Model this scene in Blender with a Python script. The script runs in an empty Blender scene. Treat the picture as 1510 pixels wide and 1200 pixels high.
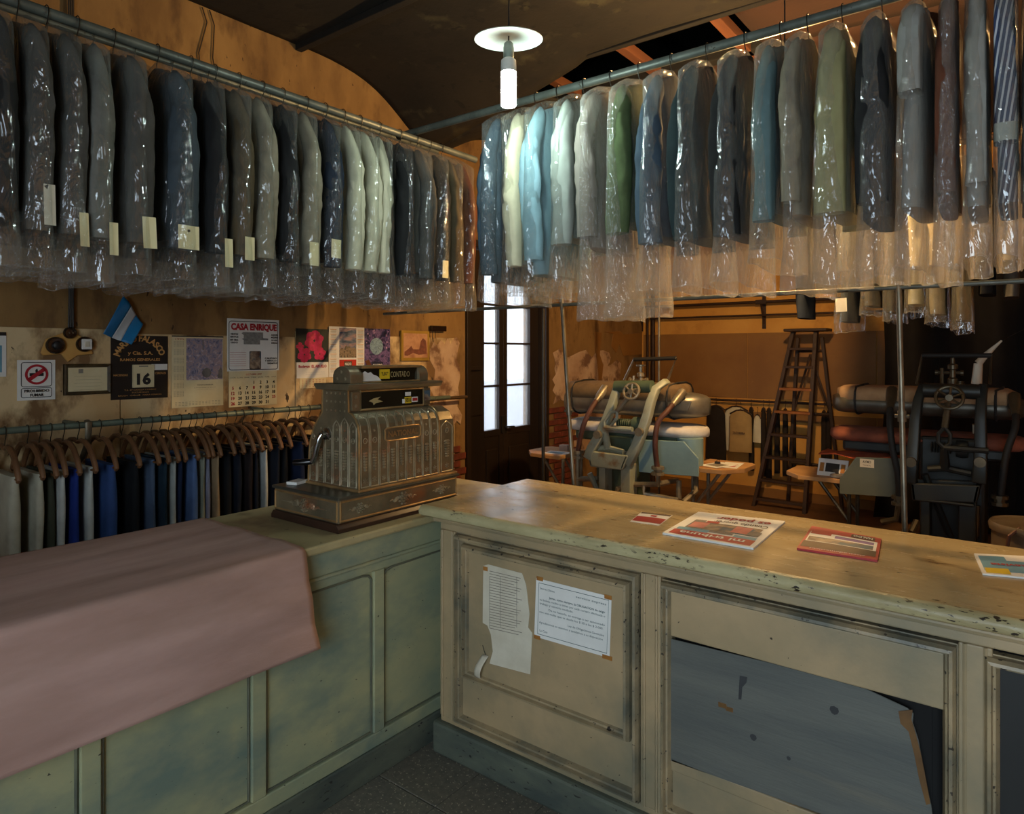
import bpy, bmesh, math, random
from mathutils import Vector, Matrix, noise
R = math.radians
PI = math.pi
scene = bpy.context.scene
C = scene.collection

# ------------------------------------------------------------------ camera, world, light, exposure
CAM_H = 1.62
FPX = 1002.0                     # focal length in pixels of the 1510 px wide frame
HOR = 520.0                      # horizon row (level camera, shifted lens)
YAW = R(37.7)                    # view direction, turned from +Y towards -X
FW = Vector((-math.sin(YAW), math.cos(YAW), 0))
RT = Vector((math.cos(YAW), math.sin(YAW), 0))
cam = bpy.data.cameras.new('camera')
cam.sensor_width = 36.0
cam.lens = 36.0 * FPX / 1510.0
cam.shift_y = -(600.0 - HOR) / 1510.0
cam.clip_start = 0.05
co = bpy.data.objects.new('camera', cam)
C.objects.link(co)
co.location = (0, 0, CAM_H)
co.rotation_euler = (R(90), 0, YAW)
scene.camera = co

w = bpy.data.worlds.new('world')
scene.world = w
w.use_nodes = True
bg = w.node_tree.nodes['Background']
bg.inputs[0].default_value = (0.78, 0.88, 1.0, 1)
bg.inputs[1].default_value = 4.0

def area(name, loc, rot, sx, sy, power, col):
    l = bpy.data.lights.new(name, 'AREA')
    l.shape = 'RECTANGLE'; l.size = sx; l.size_y = sy; l.energy = power; l.color = col
    o = bpy.data.objects.new(name, l); C.objects.link(o)
    o.location = loc; o.rotation_euler = rot
    return o
# daylight coming in through the shop front opening behind the camera
area('shop_front_daylight', (0.55, -2.02, 1.70), (R(90), 0, 0), 2.2, 1.9, 74, (0.72, 0.89, 0.98))

vs = scene.view_settings
vs.view_transform = 'Standard'
vs.look = 'None'
vs.gamma = 1.0
vs.exposure = 0.0
vs.use_curve_mapping = False
scene.cycles.transparent_max_bounces = 28
scene.cycles.max_bounces = 8
scene.cycles.use_denoising = True
scene.cycles.sample_clamp_indirect = 4.0

# ------------------------------------------------------------------ pixel -> place helpers
def ray(px):
    return FW + RT * ((px - 755.0) / FPX)
def zat(py, d):
    return CAM_H - (py - HOR) / FPX * d
def onX(px, py, X):
    v = ray(px); d = X / v.x
    return Vector((X, v.y * d, zat(py, d)))
def onY(px, py, Y):
    v = ray(px); d = Y / v.y
    return Vector((v.x * d, Y, zat(py, d)))
def onZ(px, py, Z):
    d = FPX * (CAM_H - Z) / (py - HOR)
    v = ray(px) * d
    return Vector((v.x, v.y, Z))

# ------------------------------------------------------------------ materials
def lin(c):
    f = lambda u: (u / 12.92 if u <= 0.04045 else ((u + 0.055) / 1.055) ** 2.4)
    return tuple(f(x / 255.0) for x in c) + (1.0,)
def nd(nt, t, **kw):
    n = nt.nodes.new(t)
    for k, v in kw.items(): setattr(n, k, v)
    return n
MATS = {}
def pm(name, c1, c2=None, scale=4.0, rough=0.6, metal=0.0, bump=0.0, bscale=60.0, stretch=(1, 1, 1),
       speck=None, c3=None, s3=1.5, t3=(0.45, 0.65), emit=None, spec=0.5, detail=6.0, rvar=0.0, coat=0.0, alpha=None):
    """painted / cloth / metal material: two tones mixed by noise, an optional third stain tone, specks and fine relief"""
    if name in MATS: return MATS[name]
    m = bpy.data.materials.new(name); m.use_nodes = True; MATS[name] = m
    nt = m.node_tree; L = nt.links
    b = nt.nodes['Principled BSDF']
    b.inputs['Roughness'].default_value = rough
    b.inputs['Metallic'].default_value = metal
    b.inputs['Specular IOR Level'].default_value = spec
    b.inputs['Coat Weight'].default_value = coat
    tc = nd(nt, 'ShaderNodeTexCoord'); mp = nd(nt, 'ShaderNodeMapping')
    mp.inputs['Scale'].default_value = stretch
    L.new(tc.outputs['Object'], mp.inputs['Vector'])
    V = mp.outputs['Vector']
    col = None
    def mix(a, bcol, fac):
        x = nd(nt, 'ShaderNodeMix', data_type='RGBA')
        if hasattr(a, 'is_output'): L.new(a, x.inputs[6])
        else: x.inputs[6].default_value = a
        if hasattr(bcol, 'is_output'): L.new(bcol, x.inputs[7])
        else: x.inputs[7].default_value = bcol
        L.new(fac, x.inputs[0]); return x.outputs[2]
    def nz(sc, det=detail, ro=0.6, vec=V):
        n = nd(nt, 'ShaderNodeTexNoise'); n.inputs['Scale'].default_value = sc
        n.inputs['Detail'].default_value = det; n.inputs['Roughness'].default_value = ro
        L.new(vec, n.inputs['Vector']); return n.outputs['Fac']
    def ramp(src, a, bb):
        r = nd(nt, 'ShaderNodeMapRange'); r.inputs['From Min'].default_value = a; r.inputs['From Max'].default_value = bb
        L.new(src, r.inputs['Value']); return r.outputs['Result']
    if c2 is None:
        c2 = tuple(int(x * 0.82) for x in c1)
    n1 = nz(scale)
    col = mix(lin(c1), lin(c2), ramp(n1, 0.35, 0.65))
    if c3:
        col = mix(col, lin(c3), ramp(nz(s3), *t3))
    if speck:
        sc, ss, th = speck[:3]; fac = ramp(nz(ss, 3.0, 0.5), th, th + 0.03)
        if len(speck) > 3:
            mu = nd(nt, 'ShaderNodeMath', operation='MULTIPLY'); L.new(fac, mu.inputs[0]); L.new(ramp(nz(speck[3], 3.0, 0.6), 0.47, 0.56), mu.inputs[1]); fac = mu.outputs[0]
        col = mix(col, lin(sc), fac)
    L.new(col, b.inputs['Base Color'])
    if rvar:
        r = nd(nt, 'ShaderNodeMapRange'); r.inputs['To Min'].default_value = max(0.02, rough - rvar); r.inputs['To Max'].default_value = min(1, rough + rvar)
        L.new(nz(scale * 2.3), r.inputs['Value']); L.new(r.outputs['Result'], b.inputs['Roughness'])
    if bump:
        bp = nd(nt, 'ShaderNodeBump'); bp.inputs['Strength'].default_value = bump; bp.inputs['Distance'].default_value = 0.01
        L.new(nz(bscale, 4.0), bp.inputs['Height']); L.new(bp.outputs['Normal'], b.inputs['Normal'])
    if emit:
        b.inputs['Emission Color'].default_value = emit[0] + (1,) if len(emit[0]) == 3 else emit[0]
        b.inputs['Emission Strength'].default_value = emit[1]
    return m

def film(name, milk=0.10, tint=(0.95, 0.96, 0.95), gloss=0.10, bscale=10.0, bstr=0.8):
    """thin crinkled clear plastic"""
    m = bpy.data.materials.new(name); m.use_nodes = True; MATS[name] = m
    nt = m.node_tree; L = nt.links
    nt.nodes.remove(nt.nodes['Principled BSDF'])
    out = nt.nodes['Material Output']
    tc = nd(nt, 'ShaderNodeTexCoord'); mp = nd(nt, 'ShaderNodeMapping')
    mp.inputs['Scale'].default_value = (1, 1, 0.38)
    L.new(tc.outputs['Object'], mp.inputs['Vector'])
    n1 = nd(nt, 'ShaderNodeTexNoise'); n1.inputs['Scale'].default_value = bscale; n1.inputs['Detail'].default_value = 1.5; n1.inputs['Distortion'].default_value = 0.8
    L.new(mp.outputs['Vector'], n1.inputs['Vector'])
    a1 = nd(nt, 'ShaderNodeMath', operation='SUBTRACT'); a1.inputs[1].default_value = 0.5; L.new(n1.outputs['Fac'], a1.inputs[0])
    a2 = nd(nt, 'ShaderNodeMath', operation='ABSOLUTE'); L.new(a1.outputs[0], a2.inputs[0])
    n2 = nd(nt, 'ShaderNodeTexNoise'); n2.inputs['Scale'].default_value = bscale * 0.35; n2.inputs['Detail'].default_value = 2
    L.new(mp.outputs['Vector'], n2.inputs['Vector'])
    n3 = nd(nt, 'ShaderNodeTexNoise'); n3.inputs['Scale'].default_value = bscale * 3.0; n3.inputs['Detail'].default_value = 2; n3.inputs['Distortion'].default_value = 1.0
    L.new(mp.outputs['Vector'], n3.inputs['Vector'])
    a4 = nd(nt, 'ShaderNodeMath', operation='MULTIPLY_ADD'); L.new(n3.outputs['Fac'], a4.inputs[0]); a4.inputs[1].default_value = 0.42; L.new(n2.outputs['Fac'], a4.inputs[2])
    a3 = nd(nt, 'ShaderNodeMath', operation='ADD'); L.new(a2.outputs[0], a3.inputs[0]); L.new(a4.outputs[0], a3.inputs[1])
    bp = nd(nt, 'ShaderNodeBump'); bp.inputs['Strength'].default_value = bstr; bp.inputs['Distance'].default_value = 0.045
    L.new(a3.outputs[0], bp.inputs['Height'])
    tr = nd(nt, 'ShaderNodeBsdfTransparent'); tr.inputs[0].default_value = tint + (1,)
    gl = nd(nt, 'ShaderNodeBsdfGlossy'); gl.inputs['Roughness'].default_value = 0.09; gl.inputs['Color'].default_value = (0.95, 0.97, 1, 1)
    L.new(bp.outputs['Normal'], gl.inputs['Normal'])
    lw = nd(nt, 'ShaderNodeLayerWeight'); lw.inputs['Blend'].default_value = 0.28
    L.new(bp.outputs['Normal'], lw.inputs['Normal'])
    mr = nd(nt, 'ShaderNodeMapRange'); mr.inputs['To Min'].default_value = gloss * 0.6; mr.inputs['To Max'].default_value = 0.42
    L.new(lw.outputs['Fresnel'], mr.inputs['Value'])
    m1 = nd(nt, 'ShaderNodeMixShader'); L.new(mr.outputs['Result'], m1.inputs[0]); L.new(tr.outputs[0], m1.inputs[1]); L.new(gl.outputs[0], m1.inputs[2])
    df = nd(nt, 'ShaderNodeBsdfDiffuse'); df.inputs[0].default_value = (0.8, 0.82, 0.8, 1)
    tl = nd(nt, 'ShaderNodeBsdfTranslucent'); tl.inputs[0].default_value = (0.85, 0.83, 0.78, 1)
    m2 = nd(nt, 'ShaderNodeMixShader'); m2.inputs[0].default_value = 0.55; L.new(df.outputs[0], m2.inputs[1]); L.new(tl.outputs[0], m2.inputs[2])
    m3 = nd(nt, 'ShaderNodeMixShader'); m3.inputs[0].default_value = milk
    L.new(m1.outputs[0], m3.inputs[1]); L.new(m2.outputs[0], m3.inputs[2]); L.new(m3.outputs[0], out.inputs['Surface'])
    return m

def emitter(name, col, strength):
    m = bpy.data.materials.new(name); m.use_nodes = True; MATS[name] = m
    nt = m.node_tree; nt.nodes.remove(nt.nodes['Principled BSDF'])
    e = nd(nt, 'ShaderNodeEmission'); e.inputs[0].default_value = col + (1,); e.inputs[1].default_value = strength
    nt.links.new(e.outputs[0], nt.nodes['Material Output'].inputs['Surface'])
    return m

# ------------------------------------------------------------------ mesh helpers
class MB:
    def __init__(s): s.v = []; s.f = []
    def add(s, vs_, fs):
        o = len(s.v); s.v += [tuple(p) for p in vs_]; s.f += [tuple(i + o for i in f) for f in fs]; return s
    def box(s, x0, x1, y0, y1, z0, z1):
        if x0 > x1: x0, x1 = x1, x0
        if y0 > y1: y0, y1 = y1, y0
        if z0 > z1: z0, z1 = z1, z0
        return s.add([(x0, y0, z0), (x1, y0, z0), (x1, y1, z0), (x0, y1, z0), (x0, y0, z1), (x1, y0, z1), (x1, y1, z1), (x0, y1, z1)],
                     [(3, 2, 1, 0), (4, 5, 6, 7), (0, 1, 5, 4), (1, 2, 6, 5), (2, 3, 7, 6), (3, 0, 4, 7)])
    def hexa(s, p):      # eight corners: four below, four above, both counter-clockwise
        return s.add(p, [(3, 2, 1, 0), (4, 5, 6, 7), (0, 1, 5, 4), (1, 2, 6, 5), (2, 3, 7, 6), (3, 0, 4, 7)])
    def prism(s, poly, axis, a, b):
        """poly of 2D points extruded along axis from a to b"""
        def P(q, t):
            if axis == 'x': return (t, q[0], q[1])
            if axis == 'y': return (q[0], t, q[1])
            return (q[0], q[1], t)
        n = len(poly)
        vs_ = [P(q, a) for q in poly] + [P(q, b) for q in poly]
        fs = [tuple(range(n))[::-1], tuple(range(n, 2 * n))] + [(i, (i + 1) % n, n + (i + 1) % n, n + i) for i in range(n)]
        return s.add(vs_, fs)
    def tube(s, pts, r, n=8, closed=False, caps=True, flat=None):
        """flat: (k, up) squashes the section to k along the frame's second axis"""
        pts = [Vector(p) for p in pts]; m = len(pts)
        rs = r if isinstance(r, (list, tuple)) else [r] * m
        T = []
        for i in range(m):
            a = pts[(i - 1) % m] if (closed or i > 0) else pts[i]
            b = pts[(i + 1) % m] if (closed or i < m - 1) else pts[i]
            t = (b - a); T.append(t.normalized() if t.length > 1e-9 else Vector((0, 0, 1)))
        up = Vector((0, 0, 1)) if abs(T[0].z) < 0.9 else Vector((1, 0, 0))
        u = T[0].cross(up).normalized(); vs_ = []; fs = []
        for i in range(m):
            u = (u - T[i] * u.dot(T[i])); u = u.normalized() if u.length > 1e-9 else T[i].orthogonal().normalized()
            w_ = T[i].cross(u)
            k = flat if flat else 1.0
            for j in range(n):
                a = 2 * PI * j / n
                vs_.append(pts[i] + u * (math.cos(a) * rs[i]) + w_ * (math.sin(a) * rs[i] * k))
        for i in range(m if closed else m - 1):
            i2 = (i + 1) % m
            for j in range(n):
                j2 = (j + 1) % n
                fs.append((i * n + j, i * n + j2, i2 * n + j2, i2 * n + j))
        if caps and not closed:
            fs.append(tuple(range(n))[::-1]); fs.append(tuple(range((m - 1) * n, m * n)))
        return s.add(vs_, fs)
    def loft(s, rings, cap0=True, cap1=True):
        n = len(rings[0]); vs_ = [p for r in rings for p in r]; fs = []
        for i in range(len(rings) - 1):
            for j in range(n):
                j2 = (j + 1) % n
                fs.append((i * n + j, i * n + j2, (i + 1) * n + j2, (i + 1) * n + j))
        if cap0: fs.append(tuple(range(n))[::-1])
        if cap1: fs.append(tuple(range((len(rings) - 1) * n, len(rings) * n)))
        return s.add(vs_, fs)
    def lathe(s, prof, n=24, c=(0, 0, 0), axis='z', cap0=True, cap1=True):
        rings = []
        for r, t in prof:
            ring = []
            for j in range(n):
                a = 2 * PI * j / n; x = r * math.cos(a); y = r * math.sin(a)
                p = (x, y, t) if axis == 'z' else ((t, x, y) if axis == 'x' else (x, t, y))
                ring.append((p[0] + c[0], p[1] + c[1], p[2] + c[2]))
            rings.append(ring)
        return s.loft(rings, cap0, cap1)
    def blob(s, c, rx, ry, rz, n=8, m=5):
        rings = []
        for i in range(1, m):
            t = PI * i / m
            rings.append([(c[0] + rx * math.sin(t) * math.cos(2 * PI * j / n), c[1] + ry * math.sin(t) * math.sin(2 * PI * j / n), c[2] + rz * math.cos(t)) for j in range(n)])
        return s.loft(rings)
    def grid(s, fn, nu, nv):
        vs_ = [fn(i / nu, j / nv) for i in range(nu + 1) for j in range(nv + 1)]
        fs = [(i * (nv + 1) + j, (i + 1) * (nv + 1) + j, (i + 1) * (nv + 1) + j + 1, i * (nv + 1) + j + 1) for i in range(nu) for j in range(nv)]
        return s.add(vs_, fs)
    def build(s, name, mat, parent=None, smooth=False, bev=0.0, seg=2, thick=0.0, angle=40):
        me = bpy.data.meshes.new(name)
        me.from_pydata(s.v, [], s.f)
        bm = bmesh.new(); bm.from_mesh(me)
        bmesh.ops.recalc_face_normals(bm, faces=bm.faces)
        if bev:
            ed = [e for e in bm.edges if len(e.link_faces) == 2 and e.calc_face_angle(0) > R(30)]
            bmesh.ops.bevel(bm, geom=ed, offset=bev, segments=seg, profile=0.5, affect='EDGES', clamp_overlap=True)
        bm.to_mesh(me); bm.free()
        if smooth:
            me.polygons.foreach_set('use_smooth', [True] * len(me.polygons))
            try: me.set_sharp_from_angle(angle=R(angle))
            except Exception: pass
        o = bpy.data.objects.new(name, me); C.objects.link(o)
        if mat: me.materials.append(mat)
        if parent: o.parent = parent
        if thick:
            md = o.modifiers.new('thickness', 'SOLIDIFY'); md.thickness = thick
        return o

def tag(o, label=None, cat=None, group=None, kind=None):
    if label: o['label'] = label
    if cat: o['category'] = cat
    if group: o['group'] = group
    if kind: o['kind'] = kind
    return o
def thing(name, label, cat, loc=(0, 0, 0), rotz=0.0, group=None):
    o = bpy.data.objects.new(name, None); C.objects.link(o)
    o.empty_display_size = 0.1
    o.location = loc; o.rotation_euler = (0, 0, rotz)
    return tag(o, label, cat, group)
def struct(o): o['kind'] = 'structure'; return o
def shared(name, mesh, parent, loc):
    o = bpy.data.objects.new(name, mesh); C.objects.link(o); o.parent = parent; o.location = loc
    return o
def copy_tree(o, parent=None):
    c = o.copy(); C.objects.link(c); c.parent = parent
    for ch in list(o.children): copy_tree(ch, c)
    return c

ORD = ['zeroth', 'first', 'second', 'third', 'fourth', 'fifth', 'sixth', 'seventh', 'eighth', 'ninth', 'tenth', 'eleventh', 'twelfth',
       'thirteenth', 'fourteenth', 'fifteenth', 'sixteenth', 'seventeenth', 'eighteenth', 'nineteenth', 'twentieth', 'twenty-first',
       'twenty-second', 'twenty-third', 'twenty-fourth', 'twenty-fifth', 'twenty-sixth', 'twenty-seventh', 'twenty-eighth', 'twenty-ninth', 'thirtieth']

_TX = {}
def textgeo(s, bold=0.0):
    """flat outline of a line of lettering, unit size, left-aligned on x=0, base line z=0, lying in the xz plane facing -y"""
    k = (s, bold)
    if k not in _TX:
        cu = bpy.data.curves.new('t', 'FONT'); cu.body = s; cu.size = 1.0; cu.offset = bold; cu.resolution_u = 2; cu.fill_mode = 'FRONT'
        ob = bpy.data.objects.new('t', cu); C.objects.link(ob)
        me = ob.to_mesh()
        V = [(p.co.x, p.co.y) for p in me.vertices]; F = [tuple(p.vertices) for p in me.polygons]
        ob.to_mesh_clear(); bpy.data.objects.remove(ob); bpy.data.curves.remove(cu)
        x0 = min(v[0] for v in V); x1 = max(v[0] for v in V)
        _TX[k] = ([(v[0] - x0, v[1]) for v in V], F, x1 - x0)
    return _TX[k]
def text(mb, s, x, z, h, width=None, y=0.0, align='c', bold=0.0, fn=None):
    """h: cap height. fn maps flat (x, z) to 3D; default is the xz plane at y"""
    V, F, W = textgeo(s, bold)
    sz = h / 0.70; sx = sz if width is None else width / W
    off = {'c': -W * sx / 2, 'l': 0, 'r': -W * sx}[align]
    P = [(x + off + a * sx, z + b * sz) for a, b in V]
    mb.add([fn(*p) if fn else (p[0], y, p[1]) for p in P], F)

# ------------------------------------------------------------------ room shell
WX = -3.95      # left wall surface
BY = 7.8        # back wall surface
RX = 2.6        # right wall surface
FY = -2.1       # front wall surface (behind the camera)
CZ = 3.7        # ceiling

M_wall = pm('ochre_limewash', (152, 118, 70), (118, 88, 50), 2.2, rough=0.85, bump=0.25, bscale=25, stretch=(1.2, 1.2, 0.5),
            c3=(86, 60, 34), s3=4.2, t3=(0.52, 0.70), speck=((70, 48, 28), 30, 0.70))
M_wallb = pm('ochre_back_plaster', (214, 162, 82), (194, 138, 62), 1.3, rough=0.85, bump=0.2, bscale=20, c3=(140, 86, 36), s3=1.7, t3=(0.55, 0.8))
M_ply = pm('stained_plywood', (214, 192, 150), (196, 162, 112), 2.2, rough=0.8, bump=0.15, bscale=30, stretch=(1, 1, 0.6),
           c3=(120, 90, 56), s3=3.6, t3=(0.49, 0.60), speck=((60, 44, 30), 22, 0.70))
M_hard = pm('brown_hardboard', (146, 104, 50), (128, 86, 38), 1.5, rough=0.65, bump=0.05, bscale=60, c3=(168, 126, 72), s3=5.0, t3=(0.68, 0.8))
M_plaster = pm('peeling_plaster', (206, 178, 150), (176, 142, 112), 3.0, rough=0.9, bump=0.5, bscale=14, c3=(120, 88, 66), s3=5.0, t3=(0.5, 0.62))
M_brick = pm('old_red_brick', (128, 58, 38), (92, 42, 30), 9, rough=0.9, bump=0.5, bscale=60)
M_ceil = pm('sooty_ceiling', (36, 31, 24), (19, 17, 15), 1.6, rough=0.9, bump=0.4, bscale=10, c3=(66, 63, 45), s3=3.4, t3=(0.58, 0.72), speck=((20, 17, 15), 9, 0.60))
M_ceilb = pm('brown_ceiling', (56, 31, 17), (40, 22, 12), 1.2, rough=0.9, bump=0.3, bscale=8)
M_void = pm('dark_roof_void', (26, 24, 22), (16, 15, 14), 2, rough=0.95)
M_joist = pm('raw_joist_wood', (112, 66, 38), (86, 48, 26), 6, rough=0.8, stretch=(1, 0.1, 1), bump=0.2)
M_terr = pm('terrazzo', (112, 108, 96), (92, 90, 82), 40, rough=0.45, speck=((168, 160, 140), 90, 0.62), c3=(74, 74, 72), s3=2.5, t3=(0.45, 0.7), rvar=0.12)
M_grout = pm('tile_joint', (58, 56, 52), (44, 43, 40), 20, rough=0.9)
M_conc = pm('workshop_floor', (122, 86, 52), (96, 66, 40), 2, rough=0.7, bump=0.1, c3=(66, 46, 32), s3=2, t3=(0.5, 0.7))
M_doorw = pm('dark_varnished_wood', (44, 32, 24), (28, 22, 18), 3, rough=0.45, stretch=(1, 1, 0.15), bump=0.1)
M_ext = pm('pale_exterior_wall', (226, 228, 230), (206, 210, 214), 1, rough=0.9)
M_street = pm('street', (150, 150, 148), (130, 130, 130), 2, rough=0.9)

# floor: base slab with tiles laid in the shop part, plain in the workshop
b = MB(); b.box(WX - 0.3, RX + 0.3, FY - 0.3, BY + 0.3, -0.2, -0.012)
floor = struct(b.build('floor', M_grout))
b = MB(); b.box(WX, RX, 2.35, BY, -0.012, 0.0); b.build('workshop_screed', M_conc, floor)
b = MB(); b.box(WX, -2.3, FY, 2.35, -0.012, 0.0); b.build('back_screed', M_conc, floor)
tile = MB(); tile.box(0.002, 0.298, 0.002, 0.298, -0.012, 0.0)
t0 = tile.build('tile', M_terr, floor, bev=0.0015, seg=1)
first = True
for i in range(16):
    for j in range(14):
        x = -2.3 + i * 0.3; y = -1.85 + j * 0.3
        if y > 2.1: continue
        if first: t0.location = (x, y, 0); first = False
        else: shared('tile', t0.data, floor, (x, y, 0.0003 * ((i * 7 + j * 3) % 4)))

# left wall with the door opening
DY0, DY1, DZ = 4.44, 5.69, 2.62
b = MB()
b.box(WX - 0.3, WX, FY - 0.3, DY0, -0.012, CZ + 0.6)
b.box(WX - 0.3, WX, DY1, BY + 0.3, -0.012, CZ + 0.6)
b.box(WX - 0.3, WX, DY0, DY1, DZ, CZ + 0.6)
wall_left = struct(b.build('wall_left', M_wall))
b = MB(); b.box(WX, RX + 0.3, BY, BY + 0.3, -0.012, CZ + 0.6)
wall_back = struct(b.build('wall_back', M_wallb))
b = MB(); b.box(RX, RX + 0.3, FY - 0.3, BY, -0.012, CZ + 0.6)
struct(b.build('wall_right', M_wallb))
b = MB()      # shop front: a wide opening (shop window and doorway) to the street
b.box(WX, -0.6, FY - 0.3, FY, -0.012, CZ + 0.6); b.box(1.7, RX, FY - 0.3, FY, -0.012, CZ + 0.6)
b.box(-0.6, 1.7, FY - 0.3, FY, 2.75, CZ + 0.6); b.box(-0.6, 1.7, FY - 0.3, FY, -0.012, 0.6)
struct(b.build('wall_front', M_wallb))
b = MB()
for x in (-0.6, 0.15, 0.9, 1.64): b.box(x, x + 0.06, FY - 0.2, FY - 0.12, 0.6, 2.75)
b.box(-0.6, 1.7, FY - 0.2, FY - 0.12, 0.6, 0.68); b.box(-0.6, 1.7, FY - 0.2, FY - 0.12, 2.69, 2.75)
struct(b.build('window_1', M_doorw))

# plywood sheets nailed to the lower left wall
ys = [-0.6, 0.42, 1.62, 2.72, 3.52, 4.30]
for i in range(5):
    b = MB(); b.box(WX, WX + 0.009 + 0.002 * (i % 2), ys[i] + 0.003, ys[i + 1] - 0.003, 0.0, 1.765 - 0.02 * (i % 3))
    b.build('wall_board', M_ply, wall_left, bev=0.002, seg=1)
# peeled plaster and exposed bricks around the door
def patch(pts, t, name, mat, parent, seed=0):
    """irregular crust on the left wall: outline in (Y, Z)"""
    b = MB(); b.prism(pts, 'x', WX, WX + t); return b.build(name, mat, parent, bev=0.002, seg=1)
def ragged(y0, y1, z0, z1, seed, n=9, amp=0.06):
    r = random.Random(seed); out = []
    for k in range(n): out.append((y0 + (y1 - y0) * k / n, z0 + r.uniform(-amp, amp)))
    for k in range(n): out.append((y1 + r.uniform(-amp, amp), z0 + (z1 - z0) * k / n))
    for k in range(n): out.append((y1 + (y0 - y1) * k / n, z1 + r.uniform(-amp, amp)))
    for k in range(n): out.append((y0 + r.uniform(-amp, amp), z1 + (z0 - z1) * k / n))
    return out
patch(ragged(5.80, 6.95, 1.12, 1.62, 3), 0.006, 'peeled_plaster', M_plaster, wall_left)
patch(ragged(6.25, 7.25, 0.5, 1.5, 8, 9, 0.05), 0.004, 'peeled_plaster', M_plaster, wall_left)
patch(ragged(4.02, 4.36, 1.0, 1.72, 5, 9, 0.04), 0.012, 'peeled_plaster', M_plaster, wall_left)
patch([(6.85, 1.86), (7.05, 1.84), (7.0, 1.7), (7.12, 1.62), (7.2, 1.72), (7.3, 1.58), (7.78, 1.6), (7.78, 1.87), (7.3, 1.84), (7.22, 1.88)], 0.008, 'torn_board', M_hard, wall_left)
patch([(6.62, 1.86), (6.78, 1.85), (6.74, 1.6), (6.82, 1.48), (6.76, 1.2), (6.72, 1.05), (6.7, 1.4), (6.64, 1.66)], 0.008, 'torn_board', M_hard, wall_left)
bk = MB(); bk.box(0, 0.018, 0.004, 0.226, 0.004, 0.058)
b0 = bk.build('brick', M_brick, wall_left, bev=0.003, seg=1)
rr = random.Random(4); first = True
for y0, nb, rows, z0 in ((5.70, 2, 15, 0.10), (4.02, 2, 13, 0.12)):
    for r_ in range(rows):
        for k in range(nb):
            y = y0 + k * 0.23 + (0.11 if r_ % 2 else 0.0) - (0.11 if y0 < 5 else 0)
            if y0 < 5 and y > 4.20: y = 4.21
            if r_ > rows - 4 and rr.random() < 0.35: continue
            loc = (WX + rr.uniform(-0.004, 0.006), y, z0 + r_ * 0.064)
            if first: b0.location = loc; first = False
            else: shared('brick', b0.data, wall_left, loc)

# hardboard sheets on the back wall
xs = [WX + 0.02, -2.62, -1.30, 0.02, 1.34, RX]
for i in range(5):
    b = MB(); b.box(xs[i] + 0.003, xs[i + 1] - 0.003, BY - 0.010 - 0.002 * (i % 2), BY, 1.10, 1.845)
    b.build('wall_board', M_hard, wall_back, bev=0.002, seg=1)
    b = MB(); b.box(xs[i] + 0.003, xs[i + 1] - 0.003, BY - 0.012, BY, 0.86, 0.95); b.build('wall_batten', M_hard, wall_back, bev=0.002, seg=1)
b = MB(); b.box(WX, RX, BY - 0.02, BY, 0.0, 0.1); struct(b.build('baseboard_back', M_hard))

# ceiling: sagging boards over the shop, an open bay with joists, browner boards over the workshop
def sag(x, y):
    u = max(0.0, 1 - (x - WX) / 1.5)
    s = 0.26 * math.exp(-((y - 4.02) / 0.42) ** 2) * u ** 1.2 + 0.14 / (1 + math.exp(-(y - 3.5) * 5)) * u ** 0.5
    return CZ - s + 0.02 * noise.noise(Vector((x * 1.3, y * 1.3, 2))) + 0.03 * noise.noise(Vector((x * 0.6, y * 0.6, 5)))
def sheet(name, x0, x1, y0, y1, mat, nu, nv, parent=None):
    b = MB(); b.grid(lambda u, v: (x0 + (x1 - x0) * u, y0 + (y1 - y0) * v, sag(x0 + (x1 - x0) * u, y0 + (y1 - y0) * v)), nu, nv)
    o = b.build(name, mat, parent, smooth=True); md = o.modifiers.new('t', 'SOLIDIFY'); md.thickness = 0.02; md.offset = 0
    return o
ceiling = struct(sheet('ceiling', WX - 0.05, RX + 0.05, FY - 0.05, 4.05, M_ceil, 60, 60))
sheet('ceiling_board', WX - 0.05, -2.92, 4.05, 4.75, M_ceil, 20, 12, ceiling)
sheet('ceiling_board', WX - 0.05, RX + 0.05, 4.75, BY + 0.05, M_ceilb, 40, 20, ceiling)
sheet('ceiling_board', -1.45, RX + 0.05, 4.05, 4.75, M_ceilb, 20, 8, ceiling)
b = MB(); b.box(WX - 0.3, RX + 0.3, FY - 0.3, BY + 0.3, CZ + 0.6, CZ + 0.7); b.build('roof_deck', M_void, ceiling)
for x in (-2.93, -2.24, -1.58):
    b = MB(); b.box(x - 0.035, x + 0.035, 4.0, 4.80, CZ - 0.02, CZ + 0.05); b.build('joist', M_joist, ceiling, bev=0.004)
b = MB(); b.box(-3.2, -1.3, 4.66, 4.76, CZ - 0.02, CZ + 0.10); b.build('beam', M_void, ceiling, bev=0.01)
b = MB(); b.box(-3.0, -0.9, 4.02, 4.07, CZ - 0.035, CZ + 0.0); b.build('edge_batten', M_void, ceiling, bev=0.005)
for x, y0, y1 in ((-0.55, 4.8, 7.7), (-1.9, 4.8, 7.7), (0.8, 4.8, 7.7)):
    b = MB(); b.box(x - 0.03, x + 0.03, y0, y1, CZ - 0.07, CZ - 0.0); b.build('joist', M_joist, ceiling, bev=0.004)
for y in (1.2, 2.75):
    b = MB(); b.box(WX, RX, y - 0.025, y + 0.025, CZ - 0.045, CZ + 0.0); b.build('cover_strip', M_ceil, ceiling, bev=0.004)

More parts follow.
